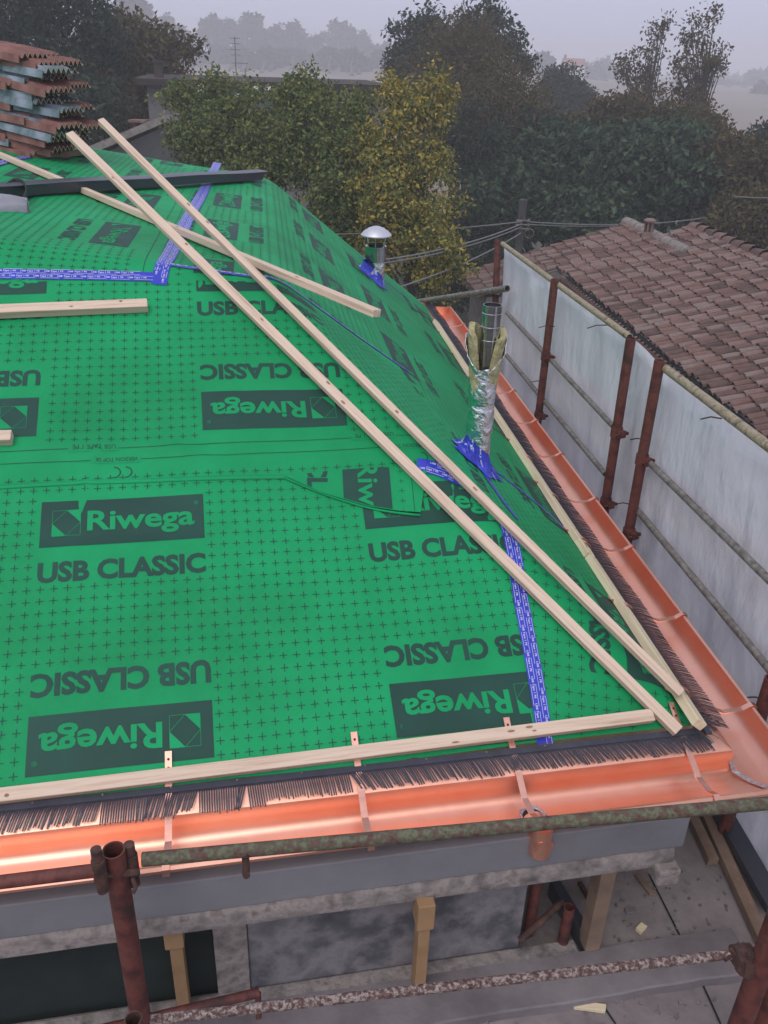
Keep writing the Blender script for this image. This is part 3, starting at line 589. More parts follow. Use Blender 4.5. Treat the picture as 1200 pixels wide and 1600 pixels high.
for x in (-2.06, -.86):
    vr, fr = rect(x-.185, 1.33, x+.01, 1.362); stamp(vr, fr, np.eye(3), mapN, 'N', .0024, 0); stamp(v, f, TF(x, 1.356, -1, 0), mapN, 'N', .0034, 1, 0)
for x in (-2.11, -.83):
    for dx in (0, -.045):
        k_ = np.linspace(.5*math.pi, 1.5*math.pi, 12); rg = np.array([(math.cos(t_), math.sin(t_)) for t_ in k_])
        stamp(np.vstack([rg*.028, rg*.023])*[-1, 1]+[x+dx, 1.283], [(i, i+1, 13+i, 12+i) for i in range(11)], np.eye(3), mapN, 'N', .002, 1, 0)
# right sheets (R)
av = []
for k in range(0, 5):
    p0 = .16+k*1.22; block(TF(p0+W_-.02, .283, -1, 0) if False else TF(p0, .085, 1, 0) if False else TF(p0+W_, .285, -1, 0), mapR, 'R'); av.append((p0, p0+W_, .07, .45))
    p1 = -.2+k*1.22; block(TF(p1, .94, 1, 0), mapR, 'R'); av.append((p1, p1+W_, .79, 1.13))
    p2 = .32+k*1.20; block(TF(p2+W_, 1.6, -1, 0), mapR, 'R'); av.append((p2, p2+W_, 1.385, 1.78))
cross_grid(mapR, 'R', grid_pts(-.9, 6.2, .03, 1.965, av+[(-1, 6.3, 1.20, 1.36)], []))
for y in (1.24, 1.28, 1.34): lineprint(mapR, 'R', .4, 6.1, y)
# top sheets (U)
av = []
for k in range(0, 3):
    p0 = .9+k*1.17; block(TF(p0, -.39, 1, 0), mapU, 'U', W=.58, HB=.19); av.append((p0, p0+.6, -.42, -.06)) if False else None
for k in range(-1, 4):
    p0 = .9+k*1.17
    for (q0, rd) in ((-.20, 1), (-.92, -1), (-1.62, 1), (-2.15, -1), (-2.85, 1)):
        pass
_U = []
def ublock(p0, q_in, side):
    """side=+1: text right of the panel (away from the sheet's left edge)"""
    if side > 0: T = TF(p0, -0, 1, 0); T = np.array([[1, 0, p0], [0, -1, q_in]], float)      # mirrored frame handled below
    return T
# reading away with the text to the right: x' = +p, y'(up) = -q is a left-handed pair, so flip p/q order through mapping
def mapUm(a, b): return mapU(a, -b)
for k in range(-1, 4):
    p0 = .9+k*1.17
    block(TF(p0, .20, 1, 0), mapUm, 'U', W=.58, HB=.19); av.append((p0, p0+.58, .04, .40))
    p1 = .36+k*1.17
    block(TF(p1+.58, .92, -1, 0), mapUm, 'U', W=.58, HB=.19); av.append((p1, p1+.58, .71, 1.08))
    block(TF(p0, 1.55, 1, 0), mapUm, 'U', W=.58, HB=.19); av.append((p0, p0+.58, 1.40, 1.75))
    block(TF(p1+.58, 2.25, -1, 0), mapUm, 'U', W=.58, HB=.19); av.append((p1, p1+.58, 2.03, 2.42))
    block(TF(p0, 2.9, 1, 0), mapUm, 'U', W=.58, HB=.19); av.append((p0, p0+.58, 2.74, 3.1))
cross_grid(mapUm, 'U', grid_pts(-.7, 4.6, .02, 4.5, av+[(-1, 5, .47, .66), (-1, 5, 1.8, 1.95)], []))
for y in (.56, .62, 1.84, 1.9): lineprint(mapUm, 'U', -.6, 4.2, y)
membrane = mbm.build('roof_membrane', [GRN, INK], parent=house, smooth=True)
mdeck.build('roof_edge', [OLDWOOD], parent=house)
# ---- ribbons laid on the membrane
def path_on(pxs, step=.04):
    pts = [surf(*p) for p in pxs]; out = [pts[0]]
    for a, b in zip(pts[:-1], pts[1:]):
        n = max(1, int(np.linalg.norm(b-a)/step))
        for k in range(1, n+1): out.append(a+(b-a)*k/n)
    q = np.array(out)
    for _ in range(3): q[1:-1] = (q[:-2]+2*q[1:-1]+q[2:])/4
    return q
def ribbon(q, wd, off, mb, mi=0, nw=4, wob=0):
    t = np.gradient(q, axis=0); t /= np.linalg.norm(t, axis=1)[:, None]
    sd = np.column_stack([t[:, 1], -t[:, 0], 0*t[:, 0]]); 
    # side vector inside the surface: keep true width on slopes
    eps = .01; zs = (HF(q[:, 0]+sd[:, 0]*eps, q[:, 1]+sd[:, 1]*eps)-HF(q[:, 0]-sd[:, 0]*eps, q[:, 1]-sd[:, 1]*eps))/(2*eps)
    k = 1/np.sqrt(1+np.clip(zs, -3, 3)**2); rows = []
    for u in np.linspace(-.5, .5, nw+1):
        x = q[:, 0]+sd[:, 0]*u*wd*k; y = q[:, 1]+sd[:, 1]*u*wd*k
        rows.append(np.column_stack([x, y, HF(x, y)+off+(wob*RNG.uniform(0, 1, len(x)) if wob else 0)]))
    mb.sheet(np.array(rows).transpose(1, 0, 2), mi); return t, sd*k[:, None]
def tape(pxs, wd, seed=0, text=True, wob=.0, label=None):
    q = path_on(pxs, .03); mb = MB(); t, sd = ribbon(q, wd, .005, mb, 0, 4, wob)
    if text:
        sl_ = np.concatenate([[0], np.cumsum(np.linalg.norm(np.diff(q, axis=0), axis=1))]); tot = sl_[-1]; rows_ = 2 if wd > .045 else 1
        v, f = text2d('USB Tape 1 PE', .085, .0125 if rows_ == 2 else .016, .018)
        for rw in range(rows_):
            u0 = (rw-.5*(rows_-1))*.5
            for k, s0 in enumerate(np.arange(.01+.045*rw, tot-.09, .105)):
                for part in (0, 1, 2):
                    if part == 0: vv, ff = v-[0, .006], f
                    else:
                        vv, ff = rect(.0, 0, .085, .0018); vv = vv+[0.03, .0115 if part == 1 else -.0115]
                        if rows_ == 1: continue
                    ss = s0+vv[:, 0]; C0 = np.column_stack([np.interp(ss, sl_, q[:, i]) for i in range(3)]); S0 = np.column_stack([np.interp(ss, sl_, sd[:, i]) for i in range(3)])
                    lat = u0*wd+vv[:, 1]; x = C0[:, 0]-S0[:, 0]*lat; y = C0[:, 1]-S0[:, 1]*lat
                    mb.add(np.column_stack([x, y, HF(x, y)+.0075]), ff, 1)
    o = mb.build('seam_tape', [TAPE, TAPEW], parent=house, smooth=True)
    if label: o['label'] = label
    return o
tape([(-260, 424), (0, 429), (120, 431), (245, 434)], .062, label='blue joint tape across the top of the front slope')
tape([(248, 446), (262, 405), (290, 350), (325, 285), (340, 255)], .075, label='blue joint tape running up the shallow top')
tape([(262, 414), (330, 424), (400, 434), (430, 437), (470, 462), (560, 527), (640, 583)], .03, label='narrow blue tape crossing the ridge and running down the right slope')
tape([(652, 728), (680, 730), (705, 745), (745, 768), (775, 795), (795, 830), (806, 880), (812, 930), (822, 980), (835, 1050), (845, 1110), (853, 1172)], .072, label='wide blue tape running down the hip to the front eave')
tape([(752, 735), (780, 775), (808, 812)], .035, label='blue tape tail below the flue', text=False)
tape([(772, 735), (820, 772), (860, 805), (884, 830)], .035, label='longer blue tape tail below the flue', text=False)
tape([(-20, 262), (20, 250), (45, 246)], .07, label='blue tape showing beside the tile pile')
tape([(560, 400), (600, 437), (640, 470)], .05, text=False, label='blue tape near the small capped flue')
# overlap lips of the sheets and the folded scrap
def lip(pxs, wd=.02, off=.004):
    q = path_on(pxs, .04); mb = MB(); ribbon(q, wd, off, mb, 0, 2); return mb.build('sheet_lap', [GRN], parent=house, smooth=True, solid=.004)
lip([(-200, 775), (0, 762), (150, 754), (300, 749), (450, 746), (600, 738), (650, 735)])
q = path_on([(215, 420), (260, 350), (300, 300)], .04)
# scrap of membrane patched on, printed sideways
scr = [(444, 747), (520, 738), (598, 734), (666, 741), (657, 806), (622, 803), (575, 795), (500, 772)]
ab = np.array([[(onpl(x, y, nN, c)-c)@e, (onpl(x, y, nN, c)-c)@s] for x, y in scr])
bm = bmesh.new(); vs = [bm.verts.new((a, b, 0)) for a, b in ab]; bm.faces.new(vs)
def lay_bm(bm, off, mb, mi, sub=.04):
    cs = np.array([v.co[:2] for v in bm.verts])
    for ax in (0, 1):
        for t_ in np.arange(math.ceil(cs[:, ax].min()/sub)*sub, cs[:, ax].max(), sub):
            cc_ = [0, 0, 0]; cc_[ax] = t_; nn_ = [0, 0, 0]; nn_[ax] = 1
            bmesh.ops.bisect_plane(bm, geom=bm.verts[:]+bm.edges[:]+bm.faces[:], plane_co=cc_, plane_no=nn_)
    bm.verts.index_update(); q = np.array([v.co[:2] for v in bm.verts]); p = mapN(q[:, 0], q[:, 1]); p[:, 2] = HF(p[:, 0], p[:, 1])+off
    fl = [[v.index for v in f.verts] for f in bm.faces]
    if fl: mb.add(p, fl, mi)
mb = MB(); lay_bm(bm, .014, mb, 0); bm.free()
ctr = ab.mean(0); hull = [(ab[i], ab[(i+1) % len(ab)]) for i in range(len(ab))]
def scrap_print(v, f, T, mi, off):
    uv = v@T[:2, :2].T+T[:2, 2]; bm = bmesh.new(); vs = [bm.verts.new((u, w_, 0)) for u, w_ in uv]
    for g in f: bm.faces.new([vs[i] for i in g])
    for (p, q) in hull:
        n = np.array([(q-p)[1], -(q-p)[0]]); 
        if n@(ctr-p) > 0: n = -n
        bmesh.ops.bisect_plane(bm, geom=bm.verts[:]+bm.edges[:]+bm.faces[:], plane_co=(*(p-n/np.linalg.norm(n)*.003), 0), plane_no=(*n, 0), clear_outer=True)
    if bm.faces: lay_bm(bm, off, mb, mi, .05)
    bm.free()
ang = math.radians(-94); T = TF(-1.33, 1.47, math.cos(ang), math.sin(ang)); 
fx = TF(ab[2][0]-.17, 1.285, math.cos(ang), math.sin(ang))
v, f = rect(-.1, 0, .52, .2); scrap_print(v, f, fx, 1, .0157)
v, f = text2d('Riwega', .41, .115, .015); scrap_print(v+[.02, .035], f, fx, 0, .0172)
v, f = text2d('CLASSIC', .40, .088, .042); scrap_print(v+[.02, -.15], f, fx, 1, .0157)
for yy in (.29, .34): v, f = rect(-.1, yy, .5, yy+.003); scrap_print(v, f, fx, 1, .0157)
for yy in (.245, .395):
    for xx in np.arange(.02, .4, .0485):
        for v, f in (rect(xx-.0125, yy-.0012, xx+.0125, yy+.0012), rect(xx-.0012, yy-.0125, xx+.0012, yy+.0125)): scrap_print(v, f, fx, 1, .0157)
o = mb.build('membrane_patch', [GRN, INK], parent=house, smooth=True)
lip([(444, 749), (500, 773), (575, 797), (622, 805), (657, 808)], .01, .010); o['label'] = 'loose scrap of membrane printed sideways'
# ---- gutter
prof = [(-.02, -2.192), (.03, -2.204), (.085, -2.236), (.089, -2.248), (.087, -2.285), (.091, -2.312), (.102, -2.330), (.120, -2.340), (.155, -2.344), (.205, -2.338), (.240, -2.322), (.263, -2.296), (.274, -2.268), (.277, -2.248), (.281, -2.238), (.290, -2.235), (.297, -2.243), (.295, -2.254), (.287, -2.256)]
PE = 6.35
mb = sweep(prof, -6.5, PE); gut = mb.build('gutter', [COP], parent=house, smooth=True, solid=.0018)
mb = MB()                                            # far stop end of the gutter
pp = [RP(PE+.001, o_, z_) for (o_, z_) in prof[2:15]]; mb.add(pp, [tuple(range(len(pp)))]); mb.build('end_plate', [COP], parent=gut, solid=.002)
def strap(F, pos, mb_parent, nm='bracket', wd=.0115):
    path = [(-.10, -2.155), (-.03, -2.186), (.03, -2.199), (.085, -2.226), (.12, -2.24), (.17, -2.262), (.25, -2.252), (.285, -2.229), (.302, -2.236), (.303, -2.262)]
    path = [(o_, z_+(.05 if o_ < 0 else 0)*0+(math.tan(TH)*.0)) for o_, z_ in path]
    mb = MB(); sk = .02*(RNG.uniform(-1, 1)); rows = []
    for i, (o_, z_) in enumerate(path):
        if o_ < 0: z_ = None
        rows.append([pos-wd, pos+wd, o_, z_, sk*i/9])
    G_ = []
    for a0_, a1_, o_, z_, k_ in rows:
        row = []
        for a_ in (a0_, a1_):
            p = F(a_+k_, o_, -2.2); p[2] = (HF(p[0], p[1])+.009) if z_ is None else z_
            row.append(p)
        G_.append(row)
    mb.sheet(np.array(G_)); o = mb.build(nm, [COPF], parent=mb_parent, solid=.003)
    sms = []
    for o_ in (-.075, -.05, .10):
        sm = MB(); sms.append(sm)
        p = F(pos, o_, -2.2); p[2] = HF(p[0], p[1])+.013 if o_ < 0 else -2.2335
        sm.lathe(p, [(0, .003), (.004, .002), (.005, -.002)], seg=8)
    for sm in sms: child(o, 'screw', [RUSTD], sm) if False else sm.build('screw', [RUSTD], parent=mb_parent)
    return o
def near_a(px, py): q = P(px, py, -2.24)-c; return q@e
scr_m = MB()
for px, py in ((264, 1290), (569, 1262), (812, 1215), (1090, 1200)):
    strap(FP, float(near_a(px, py)), gut)
for pos in (-2.95, -3.5, -4.05): strap(FP, pos, gut)
for px, py in ((1156, 1104), (1049, 965), (965, 855), (903, 780), (843, 711)):
    q = P(px, py, -2.24)-c; strap(RP, float(q@r), gut)
for k in range(5): strap(RP, 3.2+k*.62, gut)
# solder at the corner seam and the round outlet with its copper sleeve
mb = MB(); cs = [(.089, -2.29), (.104, -2.328), (.15, -2.341), (.2, -2.335), (.238, -2.319), (.262, -2.292)]
G_ = []
for o_, z_ in cs: p = c+MIT*o_+A3(0, 0, z_-c[2]+.004); wd = .008+.006*RNG.uniform(0, 1); G_.append([p-e*wd, p+e*wd])
mb.sheet(np.array(G_)); mb.build('solder_seam', [SOLD], parent=gut, solid=.003)
ao = float((P(829, 1268, -2.34)-c)@e); oo = .185
mb = MB(); oc = FP(ao, oo, -2.34); N2 = 40; ring = []
for k in range(N2):
    a = 2*math.pi*k/N2; R1 = .046+.006*RNG.uniform(-1, 1)
    def cup(rad, dz=0):
        o_ = oo+rad*math.sin(a); zz_ = np.interp(o_, [.087, .091, .102, .120, .155, .205, .240, .263, .274], [-2.285, -2.312, -2.330, -2.340, -2.344, -2.338, -2.322, -2.296, -2.268])
        return FP(ao+rad*math.cos(a), o_, zz_+.004+dz)
    ring.append([cup(.036, .001), cup(.041, .004), cup(R1, .003), cup(R1+.001, -.001)])
ring.append(ring[0]); mb.sheet(np.array(ring)); mb.build('outlet_solder', [SOLD], parent=gut, smooth=True)
mb = MB(); hv = []
for k in range(24):
    a = 2*math.pi*k/24; hv.append(cup(.0375, .0015))
hv.append(sum(hv)/24-A3(0, 0, .004)); mb.add(hv, [(k, (k+1) % 24, 24) for k in range(24)])
mb.build('outlet_hole', [INSIDE], parent=gut)  # flat disc coloured dark in place of the hole's shaded depth
mb = MB(); pc = FP(ao, oo, 0); G_ = []
mb.tube([A3(pc[0], pc[1], -2.345), A3(pc[0], pc[1], -2.352)+oF*.06, A3(pc[0], pc[1], -2.36)+oF*.09, A3(pc[0], pc[1], -2.412)+oF*.092], .037, 24, hollow=.95); dn = mb.build('outlet_pipe', [COP], parent=gut, smooth=True)
# ---- bird comb along both eaves
def comb(F, x0, x1, mode, n0):
    mb = MB(); o0, o1 = .004, .026
    nn_ = 60; G_ = []
    for x in np.linspace(x0, x1, nn_): G_.append([F(x, o0, -2.183), F(x, o1, -2.190), F(x, o1, -2.197)])
    mb.sheet(np.array(G_)); sp = .0080; ln0 = .054
    xs = np.arange(x0, x1, sp); drift = 0; L_ = ln0; cl = 0
    for i, x in enumerate(xs):
        if i % 17 == 0: cl = RNG.uniform(-.005, .005); L_ = ln0+RNG.uniform(-.003, .008)
        if mode == 'front':
            base = (.018 if x > -1.35 else .004 if x > -1.7 else -.012)
            if -1.86 < x < -1.72: base = 0; L_ = .082
            if -2.17 < x < -2.02: base = -.004; L_ = .080
            if x > -.5: base = .02
        else: base = -.004+.003*math.sin(x*5); cl = 0; L_ = .088+.005*math.sin(x*9)
        dx = base*1.7+cl*.5+RNG.uniform(-.0007, .0007); ln = L_+RNG.uniform(-.0012, .0012); hw = .0024 if mode == 'front' else .0012
        dz = (.026+.010*RNG.uniform(-1, 1)) if mode == 'front' else .022+.003*RNG.uniform(-1, 1)
        a = F(x, o1-.001, -2.194); b = F(x+dx*.5, o1+ln*.55, -2.194-dz*.35); d = F(x+dx, o1+ln, -2.194-dz)
        u = (F(1, 0, 0)-F(0, 0, 0))*hw; z1 = A3(0, 0, .0012)
        mb.add([a-u-z1, a+u-z1, a+u+z1, a-u+z1, b-u-z1, b+u-z1, b+u+z1, b-u+z1, d-u*.85-z1, d+u*.85-z1, d+u*.85+z1, d-u*.85+z1],
               [(0, 1, 5, 4), (1, 2, 6, 5), (2, 3, 7, 6), (3, 0, 4, 7), (4, 5, 9, 8), (5, 6, 10, 9), (6, 7, 11, 10), (7, 4, 8, 11), (8, 9, 10, 11)])
    if mode == 'front':
        for x in np.arange(x0+.05, x1, .22): mb.lathe(F(x, .008, -2.186), [(0, .004), (.003, .003), (.004, 0)], seg=8, mi=1)
    return mb.build('eave_comb', [COMB, GALV], parent=house)
comb(FP, -6.4, -.02, 'front', 0); comb(RP, .02, 6.3, 'right', 0)
mb = MB()                                            # the ends of the two combs crossing in the corner
for k in range(26):
    t_ = k/25; st = c+MIT*.02*RNG.uniform(.3, 1.3)+A3(0, 0, .014)+(r*.10*t_-e*.06*(1-t_)); d = unit(e*(.6+.5*t_)*1+oF*(1-t_)*.8+r*.12*RNG.uniform(-1, 1))
    b = st+d*RNG.uniform(.06, .095)-A3(0, 0, .02+.02*RNG.uniform(0, 1)); mb.tube([st, (st+b)/2+A3(0, 0, .004), b], .0016, 5)
pz = c+A3(0, 0, .02); mb.box(pz+r*.03-oR*.0, r*.075, oR*.012, A3(0, 0, .004)); mb.build('eave_comb', [COMB], parent=house)
# ------------------------------------------------------------------ cornice, wall and deck below the gutter
mb = MB(); frame_box(FP, -6.5, -.155, -.9, .262, -2.50, -2.349, mb); mb.build('cornice', [PLAST], parent=house, bevel=.004)
mb = MB(); G_ = []
xs = np.linspace(-6.5, -.19, 90)
for x in xs:
    w1 = .006*math.sin(x*11)+.004*math.sin(x*27); G_.append([FP(x, .264+w1*.3, -2.497+w1*.5), FP(x, .276+w1, -2.52), FP(x, .274+w1*.7, -2.575+w1), FP(x, .22, -2.592), FP(x, -.6, -2.592)])
mb.sheet(np.array(G_)); mb.build('cornice_edge', [ROUGHC], parent=house, smooth=True, solid=.01)
mb = MB(); q = FP(-.215, .265, -2.60); mb.box(q, e*.045, oF*.05, A3(0, 0, .038)); mb.build('cornice_block', [ROUGHC], parent=house, bevel=.012)
WB = -3.09; ZK = -3.06; wr = float((P(815, 1503, WB)-c)@e); wo_ = float((P(600, 1518, WB)-c)@oF)
a340 = float((P(342, 1560, WB)-c)@e); a390 = float((P(392, 1540, WB)-c)@e)
mb = MB(); frame_box(FP, a390, wr, wo_-.25, wo_, WB, -2.593, mb); wl_ = mb.build('wall', [RENDER], parent=house, bevel=.004)
mb = MB(); frame_box(FP, a340, a390-.001, wo_-.25, wo_+.012, WB, -2.593, mb); mb.build('door_jamb', [ROUGHC], parent=house, bevel=.004)
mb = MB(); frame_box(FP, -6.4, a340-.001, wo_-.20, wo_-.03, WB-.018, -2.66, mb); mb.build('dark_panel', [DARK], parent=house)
mb = MB(); frame_box(FP, -6.4, a340, wo_-.14, wo_+.006, -2.655, -2.594, mb); mb.build('lintel', [ROUGHC], parent=house)
mb = MB()                                            # side wall and back of the storey
s0 = FP(wr, wo_-.26, 0); s1 = s0+r*5.6
mb.box(A3((s0[0]+s1[0])/2, (s0[1]+s1[1])/2, (-2.3+G7)/2)-oR*.12, r*2.8, oR*.12, A3(0, 0, (-2.3-G7)/2)); mb.build('side_wall', [RENDER], parent=house)
# deck
deck = MB(); frame_box(FP, -6.5, 1.0, -1.2, 1.3, -3.42, WB-.02, deck); o = deck.build('terrace', [CONC2], bevel=.003); tag(o, kind='structure')
mb = MB(); q0, q1 = FP(.0, .0, 0), None
vs = [FP(-.9, -1.22, WB-.02), FP(1.02, -1.22, WB-.02), RP(6.5, .78, WB-.02), RP(6.5, -1.2, WB-.02)]; poly_prism(mb, vs, .18); o = mb.build('terrace', [CONC2]); tag(o, kind='structure')
zs_ = WB-.018
def joint(a, b, w_=.004):                            # open joint between deck panels: a thin dark strip in place of the gap
    a = np.asarray(a); b = np.asarray(b); t = unit(b-a); n = A3(-t[1], t[0], 0)*w_; return [a-n, b-n, b+n, a+n]
mb = MB()
for (x0, y0, x1, y1) in ((1014, 1366, 1063, 1463), (1098, 1538, 1126, 1600), (935, 1560, 962, 1600)):
    mb.add(joint(P(x0, y0, zs_+.003), P(x1, y1, zs_+.003)), [(0, 1, 2, 3)])
o = mb.build('deck_joint', [INSIDE]); tag(o, kind='structure')
# kerb slab running along the front
u0 = float((P(920, 1484, ZK)-c)@oF); u1 = float((P(1150, 1522, ZK)-c)@oF); ur = float((P(1160, 1478, ZK)-c)@e)
mb = MB(); G_ = []; nk = 60
xs = np.linspace(-6.4, ur, nk)
vs = []
for zc in (0, 1):
    for x in xs:
        for (o_, z_) in ((u0, -3.14), (u1, -3.14), (u1+.004, -3.23)): pass
for x in xs: wv_ = .003*math.sin(x*9)+.002*math.sin(x*31); G_.append([FP(x, u0, WB-.02), FP(x, u0+wv_, ZK), FP(x, (u0+u1)/2, ZK+.002), FP(x, u1-.006+wv_, ZK), FP(x, u1+wv_, ZK-.006), FP(x, u1+wv_*1.5, WB-.02)])
mb.sheet(np.array(G_)); mb.add(G_[-1], [tuple(range(6))[::-1]]); o = mb.build('kerb_slab', [CONC], smooth=True); tag(o, 'long light grey concrete kerb lying along the terrace under the posts', 'kerb')
mb = MB(); frame_box(FP, -6.4, float((P(895, 1480, -3.1)-c)@e), wo_+.004, wo_+.075, WB-.019, WB+.03, mb); o = mb.build('low_plinth', [ROUGHC], bevel=.006); tag(o, 'narrow rough plinth strip at the foot of the dark rendered wall', 'plinth')
# posts under the cornice
def post(pxc, z0, name_, m, lab, wd, cap, o_=.17, dep=.03):
    a = float((P(*pxc, z0)-c)@e); o_ = float((P(*pxc, z0)-c)@oF) if cap else .205; t = thing('timber_post', lab, 'post', FP(a, o_, z0), 'short timber posts under the cornice')
    mb = MB(); frame_box(FP, a-wd, a+wd, o_-dep, o_+dep, z0, -2.605 if not cap else -2.685, mb); mb.build('shaft', [m], parent=t, bevel=.003)
    if cap: mb = MB(); frame_box(FP, a-wd*1.55, a+wd*1.35, o_-dep-.002, o_+dep+.018, -2.684, -2.56, mb); mb.build('head_block', [m], parent=t, bevel=.004)
post((653, 1540), ZK+.001, 'a', YWOOD, 'yellowish timber post with a head block, middle of the cornice', .021, True)
post((288, 1570), ZK+.001, 'b', YWOOD, 'yellowish timber post with a wide head block, in front of the dark opening', .022, True)
post((935, 1508), ZK+.001, 'c', OLDWOOD, 'grey-brown square timber post without a head block, right of the wall', .030, False, dep=.035)
# ------------------------------------------------------------------ battens and planks
def board(p0, p1, wd, th, m, lab, group=None, up=None, knots=3, name='timber_batten', cat='batten', bev=.003, label_cat=None):
    """straight sawn board from p0 to p1 (top centre line), local x along the board"""
    p0 = np.asarray(p0); p1 = np.asarray(p1); X = unit(p1-p0); up = A3(0, 0, 1) if up is None else up
    Y = unit(np.cross(up, X)); Z = np.cross(X, Y); ln = np.linalg.norm(p1-p0); bow = .004*RNG.uniform(-1, 1)
    n = 14; vs = []
    for i in range(n+1):
        x = ln*i/n; b_ = bow*math.sin(math.pi*i/n)
        for (y, z) in ((-wd/2, -th), (wd/2, -th), (wd/2, 0), (-wd/2, 0)): vs.append((x, y+b_, z))
    fs = [(4*i+k, 4*i+(k+1) % 4, 4*i+4+(k+1) % 4, 4*i+4+k) for i in range(n) for k in range(4)]+[(3, 2, 1, 0), (4*n, 4*n+1, 4*n+2, 4*n+3)]
    mi = [0]*len(fs)
    for _ in range(knots):
        x = RNG.uniform(.1, .9)*ln; y = RNG.uniform(-.3, .3)*wd; b_ = bow*math.sin(math.pi*x/ln); k0 = len(vs); rx, ry = RNG.uniform(.007, .016), RNG.uniform(.003, .006)
        vs += [(x+rx*math.cos(a), y+b_+ry*math.sin(a), .0012) for a in np.linspace(0, 6.283, 11)[:-1]]; fs.append(tuple(range(k0, k0+10))); mi.append(1)
    me = bpy.data.meshes.new(name); me.from_pydata(vs, [], fs); me.materials.append(m); me.materials.append(KNOT); me.polygons.foreach_set('material_index', mi); me.update()
    o = bpy.data.objects.new(name, me); COL.objects.link(o)
    M = Matrix.Identity(4)
    for i in range(3): M[i][0], M[i][1], M[i][2], M[i][3] = X[i], Y[i], Z[i], (p0+OFFZ)[i]
    o.matrix_world = M; b = o.modifiers.new('bevel', 'BEVEL'); b.width = bev; b.segments = 2; b.limit_method = 'ANGLE'
    tag(o, lab, cat, group); return o
n0 = c+nN*.05; gB = 'new battens laid on the green roof'
board(onpl(1062, 1141, nN, n0), onpl(108, 206, nN, n0), .044, .029, WOOD, 'long pale batten running down the hip, the left one of the crossed pair', gB, up=nN, knots=5)
n0b = c+nN*.06
board(onpl(1066, 1083, nN, n0b), onpl(157, 185, nN, n0b), .035, .031, WOOD, 'long pale batten down the hip, right one of the crossed pair', gB, up=nN, knots=4)
u0_ = K+nU*.045
board(onpl(590, 484, nU, u0_), onpl(-60, 213, nU, u0_), .045, .034, WOOD, 'batten passing under the dark bar, its end jutting over the right slope', gB, up=nU, knots=4)
n1 = c+nN*.045
board(onpl(-120, 486, nN, n1), onpl(230, 472, nN, n1), .05, .042, WOOD, 'short thick batten at the left edge just below the upper blue tape', gB, up=nN, knots=3)
board(onpl(-140, 680, nN, n1), onpl(17, 679, nN, n1), .05, .042, WOOD, 'batten end poking in at the left edge beside a printed panel', gB, up=nN, knots=1)
board(onpl(-240, 1270, nN, n1), onpl(1022, 1116, nN, n1), .046, .038, WOOD, 'batten laid along the front eave just above the comb', gB, up=nN, knots=5)
n2 = c+nR*.036
rb = [((1099, 1126), (908, 853)), ((905, 848), (884, 822)), ((881, 818), (784, 676)), ((782, 673), (660, 480))]
labs = ['pale eave batten of the right slope nearest the corner', 'short pale packing piece in the right eave batten row', 'pale eave batten of the right slope beside the open foil flue', 'farthest pale eave batten of the right slope']
for (pa, pb), lb in zip(rb, labs):
    A_ = onpl(pa[0]-5, pa[1], nR, n2); B_ = onpl(pb[0]-3, pb[1], nR, n2)
    # keep them just inside the eave line
    A_ = A_-oR*((A_-c)@oR+.035); B_ = B_-oR*((B_-c)@oR+.035)
    for q in (A_, B_): q[2] = float(planez(nR, c, q[0], q[1]))+.05
    board(A_, B_, .052, .036, WOOD2, lb, gB, up=nR, knots=1)
for (px, py) in ((897, 833), (912, 848), (972, 942), (846, 760), (800, 695), (1075, 1085)):       # copper fixing tabs bent over the batten
    q = onpl(px, py, nR, n2); q = q-oR*((q-c)@oR+.03); q[2] = float(planez(nR, c, q[0], q[1]))+.054
    mb = MB(); mb.sheet(np.array([[q-r*.011-oR*.02, q+r*.011-oR*.02], [q-r*.011+A3(0, 0, .003), q+r*.011+A3(0, 0, .003)], [q-r*.011+oR*.028-A3(0, 0, .018), q+r*.011+oR*.028-A3(0, 0, .018)], [q-r*.011+oR*.034-A3(0, 0, .04), q+r*.011+oR*.034-A3(0, 0, .04)]])); mb.build('fixing_tab', [COPF], parent=gut, solid=.003)
# dark folded sheet lying on the shallow top
p0 = onpl(-250, 301, nU, K+nU*.075); p1 = onpl(405, 267, nU, K+nU*.085)
X = unit(p1-p0); Y = unit(np.cross(nU, X)); Z = np.cross(X, Y)
mb = MB(); pr = [(-.062, -.004), (-.062, -.062), (-.066, -.062), (-.066, 0), (.0, .004), (.045, 0), (.045, -.06), (.041, -.06), (.046, -.004), (0, 0)]
ln = np.linalg.norm(p1-p0); rows = []
for x in np.linspace(0, ln, 30): rows.append([p0+X*x+Y*-y*1.0+Z*(z+.003*math.sin(x*5)) for y, z in pr+[pr[0]]])
rows.append([p1+X*(.09 if z > -.02 else .02)+Y*-y*.8+Z*z*.5 for y, z in pr+[pr[0]]])
mb.sheet(np.array(rows)); o = mb.build('ridge_flashing', [BAR], smooth=True); tag(o, 'long dark anthracite sheet-metal flashing lying across the shallow top', 'flashing')
